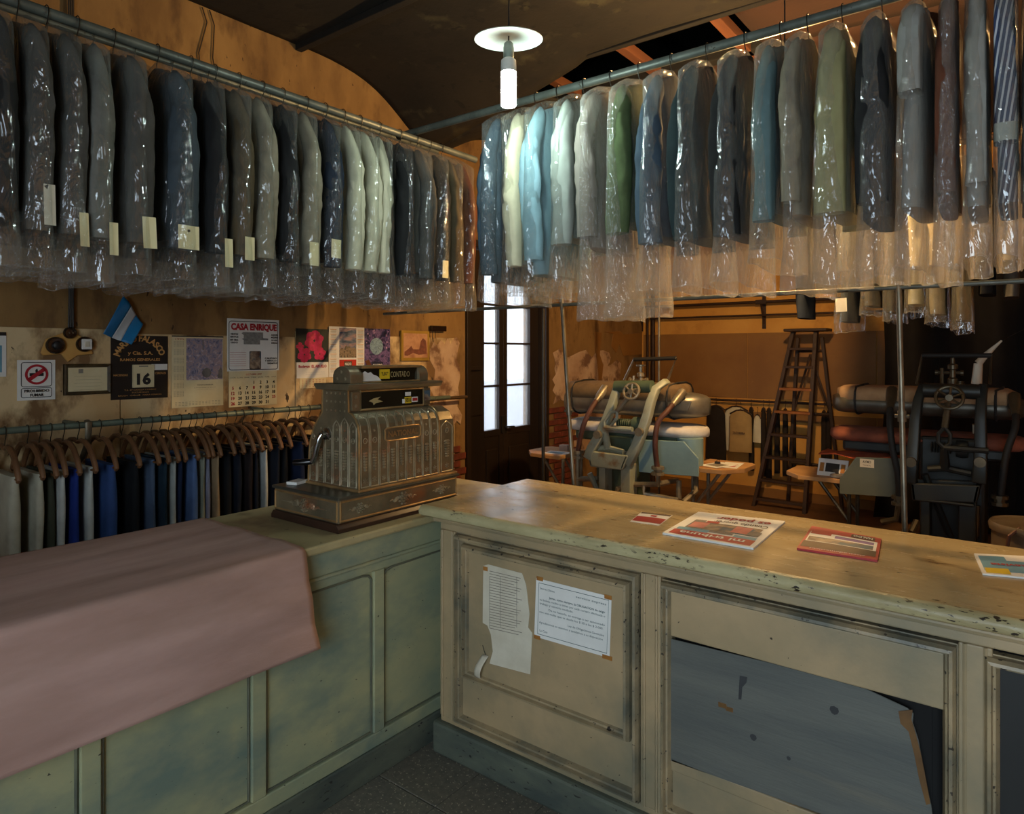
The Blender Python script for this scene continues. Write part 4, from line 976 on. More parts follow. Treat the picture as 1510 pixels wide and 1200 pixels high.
# ------------------------------------------------------------------ trousers on the low wall rail
LRX, LRZ = -3.68, 1.268
rail = rod('wall_rail', 'green grey low rail along the left wall carrying trousers', (LRX, 0.3, LRZ), (LRX, 3.95, LRZ), 0.016, M_rodg)
b = MB(); b.tube([(-0.26, 0.0, 0), (0.0, 0.0, 0)], 0.010, 8); b0_ = b.build('wall_bracket', M_rodg, rail); b0_.location = (0, 0.02, 0)
for y in (1.05, 2.1, 3.55):
    shared('wall_bracket', b0_.data, rail, (0, y, 0))
q = onX(128, 640, LRX)
b = MB(); pts = [(0.0, 0, 0.02), (0.022, 0, 0.012), (0.022, 0, -0.03), (0.008, 0, -0.09), (-0.06, 0, -0.17), (-0.20, 0, -0.26), (-0.262, 0, -0.28)]
b.tube(pts, [0.014, 0.016, 0.015, 0.014, 0.014, 0.014, 0.014], 8, flat=0.45); o = b.build('strap_bracket', M_pole, rail, smooth=True); o.location = (0, q.y - 0.3, 0)
def folded(mat, seed, w=0.165, t=0.018, L=0.62, cap=0.03):
    """a pair of trousers folded over the bar of a hanger"""
    b = MB(); rings = []; N = 16; n = 26
    for i in range(N):
        u = i / (N - 1); z = -0.192 - u * L
        ht = t * (0.7 + 0.5 * sm(u * 4)); hw = w * (1 - 0.16 * u) if True else w
        ring = []
        for j in range(n):
            a = 2 * PI * j / n; c, s = math.cos(a), math.sin(a); e = 3.5
            x = math.copysign(abs(c) ** (2 / e), c) * hw; y = math.copysign(abs(s) ** (2 / e), s) * ht
            k = 0.012 * noise.noise(Vector((x * 14 + seed, math.copysign(1, s) * 2, z * 1.8))) * sm(u * 3)
            ring.append((x + 0.012 * noise.noise(Vector((seed, c, z * 3))) + 0.02 * u, (cap - 0.002) * math.tanh((y + k) / (cap - 0.002)), z + (0.0 if i else 0.004)))
        rings.append(ring)
    b.loft(rings); return b
TC = {'stone grey': (172, 168, 150), 'dark olive': (58, 60, 48), 'light grey': (178, 180, 176), 'royal blue': (28, 48, 120), 'denim blue': (48, 72, 122), 'black': (22, 24, 28), 'slate blue': (72, 88, 112),
      'dark teal': (30, 48, 62), 'grey': (158, 162, 158), 'navy': (26, 36, 62), 'mid blue': (80, 104, 148), 'sage grey': (142, 144, 128), 'lavender grey': (120, 122, 142), 'tan': (150, 126, 96), 'blue black': (22, 28, 40), 'brown black': (40, 32, 32)}
hang0 = thing('trouser_hanger', 'x', 'hanger', (0, 0, 0), 0.0, 'hangers on the low wall rail')
b = MB(); b.tube([(0, 0, -0.085), (0, 0, -0.050), (0.010, 0, -0.036), (0.020, 0, -0.016)] + [(0.020 * math.cos(R(t)), 0, 0.020 * math.sin(R(t))) for t in range(-20, 201, 22)], 0.0021, 6); b.build('hook', M_wire, hang0, smooth=True)
for s in (1, -1):
    b = MB(); b.tube([(0, 0, -0.080), (s * 0.035, 0, -0.070), (s * 0.080, 0, -0.074), (s * 0.125, 0, -0.096), (s * 0.165, 0, -0.138), (s * 0.192, 0, -0.180), (s * 0.202, 0, -0.200), (s * 0.192, 0, -0.208)], [0.010, 0.012, 0.013, 0.013, 0.013, 0.012, 0.011, 0.009], 8); b.build('arm', M_hgw, hang0, smooth=True)
b = MB(); b.tube([(-0.193, 0, -0.200), (0.193, 0, -0.200)], 0.006, 8); b.build('bar', M_hgw, hang0, smooth=True)
tr = [(30, 'stone grey', 1.7), (64, 'stone grey', 1.3), (82, 'dark olive', 1), (99, 'light grey', 1), (118, 'royal blue', 1), (140, 'light grey', 1), (173, 'denim blue', 1.5), (206, 'black', 1.3), (233, 'slate blue', 1.1), (250, 'dark teal', 1),
      (263, 'grey', 0.9), (276, 'navy', 0.8), (293, 'mid blue', 1), (307, 'sage grey', 0.9), (316, 'lavender grey', 0.7), (326, 'tan', 0.7), (345, 'black', 1.2), (361, 'blue black', 1), (375, 'brown black', 0.9), (386, 'blue black', 0.8), (400, 'light grey', 0.8), (415, 'blue black', 1), (431, 'black', 1), (453, 'navy', 1.1), (470, 'black', 1), (484, 'blue black', 1), (500, 'black', 1.1), (520, 'navy', 1.1)]
cp = caps([onX(r_[0], 700, LRX + 0.20).y for r_ in tr])
for i, (px, colr, k) in enumerate(tr):
    p = onX(px, 700, LRX + 0.20); rz = R(((i * 37) % 11 - 5) * 0.35)
    h = hang0 if i == 0 else copy_tree(hang0)
    h.location = (LRX, p.y, LRZ); h.rotation_euler = (0, 0, rz)
    h['label'] = f'brown wooden trouser hanger, {ORD[i + 1]} from the left on the low rail'
    o = folded(None, i * 3.7, 0.160 + 0.012 * math.sin(i * 2.2), min(0.030, 0.020 * k), cap=cp[i]).build('folded_trousers', cloth('trouser_' + colr.replace(' ', '_'), TC[colr], 0.85), None, smooth=True, angle=70)
    o.location = (LRX, p.y, LRZ); o.rotation_euler = (0, 0, rz)
    tag(o, f'{colr} trousers folded over a hanger, {ORD[i + 1]} from the left on the low rail', 'trousers', 'trousers on the low wall rail')

# ------------------------------------------------------------------ pendant lamp over the counters
P = ray(750) * 2.9
lamp = thing('pendant_lamp', 'bare bright tube bulb hanging under a white disc shade', 'lamp', (P.x, P.y, 2.63))
b = MB(); b.tube([(0, 0, CZ - 2.63), (0.006, 0, 0.75), (0, 0, 0.30)], 0.0035, 6); b.build('cord', pm('black_cord', (24, 24, 24), rough=0.6), lamp)
b = MB(); b.lathe([(0.012, 0.010), (0.05, 0.008), (0.11, 0.003), (0.146, -0.007), (0.146, -0.010), (0.11, -0.001), (0.05, 0.004), (0.012, 0.006)], 40); sh = b.build('disc_shade', pm('white_enamel', (226, 230, 226), rough=0.35), lamp, smooth=True)
sh.location = (0, 0, 0.335); sh.rotation_euler = Matrix.Rotation(R(5.5), 3, RT).to_euler()
b = MB(); b.lathe([(0.010, 0.318), (0.020, 0.308), (0.021, 0.296), (0.023, 0.292), (0.023, 0.250), (0.021, 0.246)], 20); b.build('socket', pm('grey_bakelite', (120, 132, 126), rough=0.4), lamp, smooth=True)
b = MB(); b.lathe([(0.020, 0.246), (0.032, 0.236), (0.0335, 0.21), (0.0335, 0.185)], 24, cap1=False); b.build('bulb_collar', pm('white_ceramic', (236, 240, 236), rough=0.3), lamp, smooth=True)
b = MB(); b.lathe([(0.033, 0.186), (0.033, 0.05), (0.030, 0.042), (0.015, 0.038)], 16); b.build('bulb', emitter('cool_white_bulb', (0.80, 1.0, 0.90), 150.0), lamp)

# ------------------------------------------------------------------ things on the left wall
WS = WX + 0.0125        # face of the plywood sheets
class Wall:
    """a flat thing on the left wall placed by its pixel box; local x runs right along the wall, z up from the lower edge, -y out of the wall"""
    def __init__(s, name, label, cat, x0, y0, x1, y1, t=0.002, mat=None, X=WS, part='sheet', tilt=0.0):
        a = onX(x0, y0, X); c = onX(x1, y0, X); zb = onX(x0, y1, X).z
        s.w = c.y - a.y; s.h = a.z - zb; s.t = t; s.k = 0; s.px = (x0, y0, x1, y1)
        s.th = thing(name, label, cat, (X, a.y, zb), R(90))
        s.th.rotation_euler = (tilt, 0, R(90))
        if mat: s.sheet = s.rect(part, mat, 0, 0, 1, 1, 0, t)
    def rect(s, name, mat, u0, v0, u1, v1, y=None, t=0.0006, par=None, bev=0):
        """u right, v down, both 0..1"""
        if y is None: s.k += 1; y = s.t + 0.0004 * (s.k - 1)
        b = MB(); b.box(u0 * s.w, u1 * s.w, -y - t, -y, (1 - v1) * s.h, (1 - v0) * s.h); return b.build(name, mat, par or s.th, bev=bev)
    def outline(s, name, mat, u0, v0, u1, v1, r=0.0012, par=None, rad=0.03, lift=None):
        y = -(s.t + 0.0016) if lift is None else -lift
        x0, x1, z0, z1 = u0 * s.w, u1 * s.w, (1 - v1) * s.h, (1 - v0) * s.h; q = rad * s.w; pts = []
        for cx, cz, a0 in ((x1 - q, z1 - q, 0), (x0 + q, z1 - q, 90), (x0 + q, z0 + q, 180), (x1 - q, z0 + q, 270)):
            for t in (0, 30, 60, 90): pts.append((cx + q * math.cos(R(a0 + t)), y, cz + q * math.sin(R(a0 + t))))
        b = MB(); b.tube(pts, r, 4, closed=True); return b.build(name, mat, par or s.th)
    def text(s, name, mat, items, par=None):
        """items: (string, u centre, v base line, cap height as fraction of h, width fraction or None, bold)"""
        b = MB()
        for st, u, v, hh, wd, bo in items: text(b, st, u * s.w, (1 - v) * s.h, hh * s.h, wd * s.w if wd else None, -(s.t + 0.0045), bold=bo)
        return b.build(name, mat, par or s.th)
def pic(name, base, noise_cols, scale=6.0, distort=0.5, stretch=(1, 1, 1)):
    """a printed picture: colour ramp over distorted noise"""
    m = bpy.data.materials.new(name); m.use_nodes = True; nt = m.node_tree; b = nt.nodes['Principled BSDF']; b.inputs['Roughness'].default_value = 0.45
    tc = nd(nt, 'ShaderNodeTexCoord'); mp = nd(nt, 'ShaderNodeMapping'); mp.inputs['Scale'].default_value = stretch; n = nd(nt, 'ShaderNodeTexNoise')
    n.inputs['Scale'].default_value = scale; n.inputs['Detail'].default_value = 5; n.inputs['Distortion'].default_value = distort
    nt.links.new(tc.outputs['Object'], mp.inputs[0]); nt.links.new(mp.outputs[0], n.inputs['Vector'])
    r = nd(nt, 'ShaderNodeValToRGB'); cr = r.color_ramp; k = len(noise_cols)
    cr.elements[0].position = 0.30; cr.elements[0].color = lin(noise_cols[0]); cr.elements[1].position = 0.70; cr.elements[1].color = lin(noise_cols[-1])
    for i in range(1, k - 1): e = cr.elements.new(0.30 + 0.40 * i / (k - 1)); e.color = lin(noise_cols[i])
    nt.links.new(n.outputs['Fac'], r.inputs[0]); nt.links.new(r.outputs[0], b.inputs['Base Color']); return m
def disc(mb, cx, cz, r0, r1, y0, y1, n=32):
    o = [(cx + r1 * math.cos(2 * PI * k / n), cz + r1 * math.sin(2 * PI * k / n)) for k in range(n)]
    if r0 <= 0: mb.prism(o, 'y', y0, y1); return
    i_ = [(cx + r0 * math.cos(2 * PI * k / n), cz + r0 * math.sin(2 * PI * k / n)) for k in range(n)]
    mb.loft([[(p[0], y1, p[1]) for p in o], [(p[0], y0, p[1]) for p in o], [(p[0], y0, p[1]) for p in i_], [(p[0], y1, p[1]) for p in i_]], False, False)
M_cream = pm('cream_paper', (220, 208, 170), (206, 192, 150), 5, rough=0.75)
M_black = pm('black_card', (24, 24, 26), (18, 18, 20), 5, rough=0.5)
M_gold = pm('print_gold', (214, 164, 100), (196, 146, 84), 8, rough=0.5)
M_dkred = pm('print_dark_red', (180, 30, 48), (160, 24, 42), 8, rough=0.5)

w1 = Wall('wall_notice', 'white notice sheet cut by the left picture edge', 'notice', -24, 489, 9, 556, 0.003, M_white); w1.rect('dark_edge', M_black, 0, 0, 1, 0.08); w1.rect('blue_print', M_blue, 0.1, 0.3, 0.8, 0.9)
w1 = Wall('no_smoking_sign', 'white no smoking sign with red barred circle', 'sign', 25, 531, 81, 591, 0.004, M_white)
w1.outline('printed_frame', M_ink, 0.10, 0.06, 0.90, 0.66, 0.0016, rad=0.06); w1.outline('printed_frame', M_ink, 0.10, 0.70, 0.90, 0.93, 0.0016, rad=0.05)
cx, cz, rr_ = 0.5 * w1.w, 0.64 * w1.h, 0.30 * w1.w
b = MB(); b.box(cx - rr_ * 0.62, cx + rr_ * 0.62, -0.0055, -0.0048, cz - 0.008, cz + 0.007); b.add([(cx + a * rr_, -0.0055, cz + c * rr_) for a, c in ((-0.1, 0.12), (0.15, 0.2), (0.05, 0.62), (-0.12, 0.45))], [(0, 1, 2, 3)])
o = b.build('cigarette', M_ink, w1.th); o.rotation_euler = (0, 0, 0)
b = MB(); disc(b, cx, cz, rr_ * 0.80, rr_ * 1.03, -0.0068, -0.0056)
a = R(38); ux, uz = math.cos(a), math.sin(a); h_ = 0.009
b.hexa([(cx - ux * rr_ * 0.85 + uz * h_, -0.0068, cz - uz * rr_ * 0.85 - ux * h_), (cx + ux * rr_ * 0.85 + uz * h_, -0.0068, cz + uz * rr_ * 0.85 - ux * h_), (cx + ux * rr_ * 0.85 + uz * h_, -0.0056, cz + uz * rr_ * 0.85 - ux * h_), (cx - ux * rr_ * 0.85 + uz * h_, -0.0056, cz - uz * rr_ * 0.85 - ux * h_),
        (cx - ux * rr_ * 0.85 - uz * h_, -0.0068, cz - uz * rr_ * 0.85 + ux * h_), (cx + ux * rr_ * 0.85 - uz * h_, -0.0068, cz + uz * rr_ * 0.85 + ux * h_), (cx + ux * rr_ * 0.85 - uz * h_, -0.0056, cz + uz * rr_ * 0.85 + ux * h_), (cx - ux * rr_ * 0.85 - uz * h_, -0.0056, cz - uz * rr_ * 0.85 + ux * h_)])
b.build('barred_circle', M_dkred, w1.th)
w1.text('sign_text', M_ink, [('PROHIBIDO', 0.5, 0.80, 0.065, 0.66, 0.03), ('FUMAR', 0.5, 0.905, 0.065, 0.36, 0.03)])

w1 = Wall('framed_certificate', 'small framed certificate hanging beside the no smoking sign', 'picture', 93, 537, 162, 583, 0.012, M_cream)
M_fr = pm('carved_dark_frame', (84, 66, 38), (50, 40, 26), 30, rough=0.4, bump=0.4, bscale=120)
b = MB(); W_, H_ = w1.w, w1.h; f_ = 0.018
rings = [[(i, -yy, i), (W_ - i, -yy, i), (W_ - i, -yy, H_ - i), (i, -yy, H_ - i)] for i, yy in ((0, 0), (0, 0.016), (0.006, 0.024), (0.012, 0.018), (f_, 0.013))]; b.loft(rings, False, False); b.build('frame', M_fr, w1.th)
w1.text('certificate_lines', M_faint, [('~~~~~~~~~~~~~~', 0.5, 0.42 + 0.11 * k, 0.05, 0.6 - 0.08 * (k % 2), 0) for k in range(5)]); w1.rect('crest', M_faint, 0.30, 0.16, 0.40, 0.30, 0.012)

# sockets and switch on a pale board
w1 = Wall('switch_board', 'wooden wall board with three round dark electrical fittings', 'switch board', 59, 476, 137, 534, 0.010)
b = MB(); sc = lambda px, py: ((px - 59) / 78 * w1.w, (534 - py) / 58 * w1.h)
b.prism([sc(59, 520), sc(66, 500), sc(100, 486), sc(128, 500), sc(136, 522), sc(112, 524), sc(98, 534), sc(88, 522), sc(62, 524)], 'y', -0.012, 0); b.build('backing_board', pm('yellowed_pine', (206, 160, 88), (186, 138, 70), 5, rough=0.6), w1.th, bev=0.003)
M_bak = pm('brown_bakelite', (40, 26, 20), (30, 20, 16), 6, rough=0.22)
for nm, px, py, r_ in (('outlet', 100, 490, 0.030), ('dimmer_knob', 79, 509, 0.043), ('light_switch', 122, 507, 0.040)):
    c_ = sc(px, py); b = MB(); b.lathe([(r_, -0.012), (r_, -0.026), (r_ * 0.85, -0.034), (r_ * 0.4, -0.036)], 24, (c_[0], 0, c_[1]), 'y'); f = b.build(nm, M_bak, w1.th, smooth=True)
    if nm == 'light_switch': b = MB(); b.box(c_[0] - 0.022, c_[0] + 0.026, -0.048, -0.034, c_[1] - 0.027, c_[1] + 0.027); g = b.build('rocker_plate', M_white, f, bev=0.005); b = MB(); b.box(c_[0] - 0.010, c_[0] + 0.012, -0.053, -0.047, c_[1] - 0.014, c_[1] + 0.014); b.build('rocker', M_paper, f, bev=0.002)
    elif nm == 'dimmer_knob': b = MB(); b.lathe([(0.022, -0.034), (0.020, -0.056), (0.014, -0.060)], 20, (c_[0], 0, c_[1]), 'y'); b.build('knob', M_black, f, smooth=True)
    else:
        b = MB(); [b.blob((c_[0] + d_, -0.036, c_[1]), 0.004, 0.002, 0.004, 6, 4) for d_ in (-0.008, 0.008)]; b.build('contact', M_pole, f)
b = MB(); c_ = sc(102, 480)
for d_ in (-0.010, 0.0, 0.010): b.tube([(c_[0] + d_, -0.014, c_[1] - 0.02), (c_[0] + d_ * 0.8, -0.018, c_[1] + 0.15), (c_[0] + d_, -0.016, c_[1] + 0.35), (c_[0] + d_, -0.014, c_[1] + 1.9)], 0.005, 6)
b.build('cable', pm('dark_cable', (50, 40, 30), rough=0.6), w1.th, smooth=True)

# pennant flag: blue, white, blue, hanging by one corner
a = onX(181, 437, WS + 0.03); fl = thing('small_flag', 'small blue and white striped flag hanging by its corner over the black calendar', 'flag', (WS + 0.03, a.y, a.z), R(90))
fp = lambda px, py: (onX(px, py, WS + 0.03).y - a.y, onX(px, py, WS + 0.03).z - a.z)
TL, BL_, BR_, TR_ = fp(181, 436), fp(150, 492), fp(192, 508), fp(211, 478)
M_sky = pm('flag_blue', (36, 124, 178), (28, 104, 158), 5, rough=0.35); M_fw = pm('flag_white', (196, 202, 206), (176, 184, 190), 5, rough=0.4)
def fpt(u, v):       # u across the stripes, v along them
    x = (1 - u) * (1 - v) * TL[0] + u * (1 - v) * TR_[0] + (1 - u) * v * BL_[0] + u * v * BR_[0]; z = (1 - u) * (1 - v) * TL[1] + u * (1 - v) * TR_[1] + (1 - u) * v * BL_[1] + u * v * BR_[1]
    return (x, -0.012 * math.sin(u * 6 + v * 2) - 0.006, z)
for nm, m, u0, u1 in (('blue_stripe', M_sky, 0, 0.36), ('white_stripe', M_fw, 0.36, 0.66), ('blue_stripe', M_sky, 0.66, 1.0)):
    b = MB(); b.grid(lambda u, v: fpt(u0 + (u1 - u0) * u, v), 6, 12); b.build(nm, m, fl, smooth=True, thick=0.0008)

# black wall calendar with a tear-off block
w1 = Wall('black_calendar', 'black advertising calendar with a white number sixteen block', 'calendar', 163, 494, 247, 590, 0.003, M_black, tilt=0)
b = MB()
def arc(st, r_, cu, cv, h_, a0, a1, bo):
    V = [textgeo(ch, bo)[2] if ch != ' ' else 0.3 for ch in st]; tot = sum(V) + 0.12 * len(V); pos = 0
    for ch, wv in zip(st, V):
        mid = (pos + wv / 2) / tot; ang = R(a0 + (a1 - a0) * mid); pos += wv + 0.12
        if ch == ' ': continue
        ca_, sa = math.cos(ang - PI / 2), math.sin(ang - PI / 2); ox, oz = cu * w1.w + r_ * math.cos(ang), (1 - cv) * w1.h + r_ * math.sin(ang)
        text(b, ch, 0, 0, h_, wv * h_ / 0.7 * 0.9, bold=bo, fn=lambda p, q: (ox + p * ca_ - q * sa, -0.0045, oz + p * sa + q * ca_))
arc('MARINO FALASCO', 0.36 * w1.w, 0.5, 0.40, 0.034, 165, 15, 0.03)
b.build('arched_title', M_gold, w1.th)
w1.text('calendar_text', M_gold, [('y Cia. S.A.', 0.5, 0.30, 0.05, 0.44, 0.02), ('RAMOS GENERALES', 0.5, 0.40, 0.040, 0.70, 0.01), ('HACIENDAS', 0.16, 0.635, 0.032, 0.24, 0.01), ('CEREALES', 0.86, 0.615, 0.032, 0.20, 0.01), ('T.E. 47 CASILLA CORREO', 0.5, 0.865, 0.018, 0.56, 0), ('SUCURSALES', 0.5, 0.905, 0.018, 0.3, 0), ('RAUCH   CHILLAR   MARIA IGNACIA', 0.5, 0.95, 0.020, 0.76, 0)])
blk = w1.rect('date_block', M_cream, 0.36, 0.46, 0.73, 0.82, 0.003, 0.014, bev=0.001); w1.t = 0.014
w1.text('date_number', M_ink, [('16', 0.545, 0.765, 0.16, 0.25, 0.05)], blk); w1.rect('white_strip', M_white, 0.70, 0.455, 0.99, 0.55, 0.003, 0.002); w1.rect('month_line', M_faint, 0.46, 0.475, 0.62, 0.495, 0.0172, 0.0004, blk)

# calendar with a large lilac print
w1 = Wall('lilac_print_calendar', 'cream wall calendar with a faded lilac town print', 'calendar', 253, 495, 329, 602, 0.002, M_cream)
w1.rect('picture', pic('lilac_town_print', None, [(70, 74, 104), (134, 132, 156), (160, 138, 140), (186, 182, 200)], 34, 1.5), 0.27, 0.03, 0.985, 0.62); w1.rect('top_bar', M_black, 0, -0.005, 1, 0.012)
b = MB()
for k in range(7):
    for r_ in range(6):
        for c_ in range(7): b.box((0.04 + 0.028 * c_) * w1.w, (0.052 + 0.028 * c_) * w1.w, -0.0030, -0.0024, (1 - (0.075 + 0.116 * k + 0.013 * r_)) * w1.h - 0.0022, (1 - (0.075 + 0.116 * k + 0.013 * r_)) * w1.h)
for k in range(14):
    for r_ in range(3): b.box((0.06 + 0.064 * k) * w1.w, (0.10 + 0.064 * k) * w1.w, -0.0030, -0.0024, (0.03 + 0.02 * r_) * w1.h, (0.035 + 0.02 * r_) * w1.h)
b.build('date_columns', M_faint, w1.th); w1.text('month_text', M_dkred, [('1995', 0.14, 0.055, 0.022, 0.16, 0)]); w1.text('firm_text', M_faint, [('TINTORERIA', 0.63, 0.70, 0.016, 0.32, 0.02), ('Limpieza a seco', 0.63, 0.735, 0.013, 0.42, 0), ('~~~~~~~~~~~~', 0.63, 0.765, 0.012, 0.36, 0)])
b = MB(); b.box(0.58 * w1.w, 0.60 * w1.w, -0.0040, -0.0034, 0.80 * w1.h, 0.95 * w1.h); b.prism([(0.66 * w1.w + 0.03 * math.cos(k * PI / 4), 0.48 * w1.h + 0.03 * math.sin(k * PI / 4)) for k in range(8)], 'y', -0.0040, -0.0034); b.prism([(0.88 * w1.w, 0.40 * w1.h), (0.98 * w1.w, 0.40 * w1.h), (0.98 * w1.w, 0.50 * w1.h), (0.945 * w1.w, 0.56 * w1.h), (0.90 * w1.w, 0.50 * w1.h)], 'y', -0.0040, -0.0034)
b.build('picture_shapes', M_grey, w1.th)

# calendar with a month sheet
w1 = Wall('shop_calendar', 'white shop calendar with red heading and a month sheet below', 'calendar', 334, 469, 411, 601, 0.002)
top_ = w1.rect('advert_card', M_white, 0.01, 0, 1.0, 0.595, 0, 0.003); ms = w1.rect('month_sheet', M_cream, 0.04, 0.585, 0.96, 1.0, 0, 0.0015)
w1.outline('printed_frame', M_ink, 0.04, 0.03, 0.975, 0.580, 0.0022, top_, rad=0.04, lift=0.0035)
w1.text('heading', M_dkred, [('CASA ENRIQUE', 0.51, 0.125, 0.070, 0.88, 0.05)], top_)
b = MB(); b.prism([(x * w1.w, (1 - y) * w1.h) for x, y in ((0.30, 0.15), (0.68, 0.15), (0.68, 0.215), (0.78, 0.22), (0.78, 0.24), (0.62, 0.24), (0.62, 0.29), (0.31, 0.29), (0.31, 0.24), (0.27, 0.23), (0.31, 0.22), (0.31, 0.185), (0.27, 0.165))], 'y', -0.0042, -0.0032); b.build('machine_drawing', pm('print_mid_grey', (140, 142, 140), (110, 112, 112), 60, rough=0.6), top_)
w1.text('advert_text', M_ink, [('VENTAS', 0.13, 0.185, 0.018, 0.14, 0.04), ('SERVICE', 0.13, 0.215, 0.018, 0.15, 0.04), ('REP. GRAL', 0.13, 0.25, 0.018, 0.15, 0.04), ('USADOS', 0.13, 0.28, 0.018, 0.13, 0.04), ('ALQUILER', 0.90, 0.185, 0.018, 0.13, 0.04), ('MAQUINAS', 0.90, 0.215, 0.018, 0.13, 0.04), ('DE COSER', 0.90, 0.25, 0.018, 0.12, 0.04), ('BORDAR', 0.90, 0.28, 0.018, 0.12, 0.04), ('CALIDAD', 0.83, 0.46, 0.018, 0.24, 0.03), ('Y SERVICIO', 0.83, 0.49, 0.018, 0.24, 0.03), ('SIEMPRE', 0.86, 0.52, 0.018, 0.2, 0.03)], top_)
w1.text('red_list', M_dkred, [('~~~~~~~~~~~', 0.20, 0.39 + 0.025 * k, 0.016, 0.30, 0.02) for k in range(7)], top_)
w1.rect('photograph', M_photo, 0.42, 0.37, 0.635, 0.575, 0.0032, 0.0008, top_); w1.outline('photo_frame', M_ink, 0.42, 0.37, 0.635, 0.575, 0.0015, top_, rad=0.02, lift=0.0045)
w1.t = 0.0
days = []; reds = []
for d_ in range(1, 32):
    c_ = (d_ + 2) % 7; r_ = (d_ + 2) // 7
    (reds if c_ == 0 or d_ in (8, 25) else days).append((str(d_), 0.11 + 0.130 * c_, 0.745 + 0.058 * r_, 0.034, None, 0.03))
w1.text('dates', M_ink, days, ms); w1.text('holidays', M_dkred, reds + [('OCTUBRE 1997', 0.5, 0.645, 0.020, 0.3, 0)], ms); w1.text('weekday_names', M_faint, [(s, 0.11 + 0.13 * k, 0.675, 0.012, 0.09, 0.0) for k, s in enumerate(('DOM', 'LUN', 'MAR', 'MIE', 'JUE', 'VIE', 'SAB'))], ms)

# flower calendar
w1 = Wall('flower_calendar', 'calendar with a bright pink flower photograph on a dark ground', 'calendar', 436, 484, 484, 573, 0.002)
ph = w1.rect('photograph', pic('flower_ground', None, [(20, 26, 28), (30, 44, 44), (24, 30, 40)], 20), 0.0, 0, 1.0, 0.565, 0, 0.003); cd = w1.rect('advert_card', M_white, 0.03, 0.56, 1.0, 0.83, 0, 0.0025); ms = w1.rect('month_sheet', M_cream, 0.12, 0.82, 0.93, 1.0, 0, 0.0015)
M_mag = pm('print_magenta', (206, 30, 104), (168, 18, 70), 30, rough=0.45, c3=(150, 10, 40), s3=20, t3=(0.5, 0.7))
b = MB()
def petal(cu, cv, s, n_, k0):
    for k in range(n_):
        a = 2 * PI * k / n_ + k0; cx, cz = cu * w1.w + s * 0.55 * math.cos(a), (1 - cv) * w1.h + s * 0.55 * math.sin(a)
        b.prism([(cx + s * 0.5 * math.cos(t) * (1 + 0.15 * math.sin(3 * t + k)), cz + s * 0.42 * math.sin(t)) for t in [q * PI / 6 for q in range(12)]], 'y', -0.0036 - 0.0002 * k, -0.003)
petal(0.55, 0.20, 0.075, 6, 0.3); petal(0.25, 0.44, 0.055, 5, 0.9); petal(0.72, 0.42, 0.050, 5, 0.2); petal(0.12, 0.30, 0.030, 4, 0.0)
b.build('flower', M_mag, ph); w1.t = 0.002
w1.text('advert_text', M_dkred, [('Bodegon  EL ABUELO', 0.5, 0.655, 0.045, 0.86, 0.03)], cd); w1.text('advert_lines', M_blue, [('~~~~~~~~~', 0.58, 0.74 + 0.035 * k, 0.02, 0.6, 0) for k in range(2)], cd); w1.text('month_lines', M_dkred, [('1 2 3 4 5 6 7', 0.52, 0.87 + 0.028 * k, 0.014, 0.66, 0) for k in range(5)], ms)

# skyline calendar
w1 = Wall('landscape_calendar', 'white calendar with a skyline photograph above a red label', 'calendar', 485, 481, 537, 556, 0.002, M_white)
ph = w1.rect('photograph', pic('dusk_sky_print', None, [(44, 60, 84), (96, 112, 136), (170, 140, 140), (78, 92, 116)], 10, 0.6, (1, 1, 3)), 0.28, 0.02, 0.76, 0.62)
b = MB(); b.prism([(u * w1.w, (1 - v) * w1.h) for u, v in ((0.28, 0.46), (0.34, 0.42), (0.42, 0.44), (0.47, 0.36), (0.50, 0.40), (0.56, 0.38), (0.62, 0.43), (0.70, 0.41), (0.76, 0.45), (0.76, 0.62), (0.28, 0.62))], 'y', -0.0034, -0.0028); b.build('skyline', pic('skyline_print', None, [(50, 44, 42), (150, 130, 108), (40, 56, 54)], 40), ph)
lb = w1.rect('red_label', pm('label_red_orange', (196, 50, 34), (150, 26, 30), 12, rough=0.45), 0.28, 0.66, 0.76, 0.86); w1.rect('logo_box', M_brown, 0.41, 0.69, 0.63, 0.83, 0.0036, 0.0006, lb); w1.text('logo_text', M_white, [('NALDO', 0.52, 0.77, 0.05, 0.18, 0.04)], lb)
b = MB()
for side_ in (0.03, 0.80):
    for k in range(9): b.box(side_ * w1.w, (side_ + 0.17) * w1.w, -0.003, -0.0024, (1 - (0.05 + 0.098 * k)) * w1.h, (1 - (0.062 + 0.098 * k)) * w1.h)
b.build('month_bars', M_gold, w1.th)
for side_ in (0.03, 0.80):
    b = MB()
    for k in range(9):
        for r_ in range(3): b.box((side_ + 0.01) * w1.w, (side_ + 0.16) * w1.w, -0.003, -0.0024, (1 - (0.075 + 0.02 * r_ + 0.098 * k)) * w1.h, (1 - (0.08 + 0.02 * r_ + 0.098 * k)) * w1.h)
    b.build('date_lines', M_faint, w1.th)

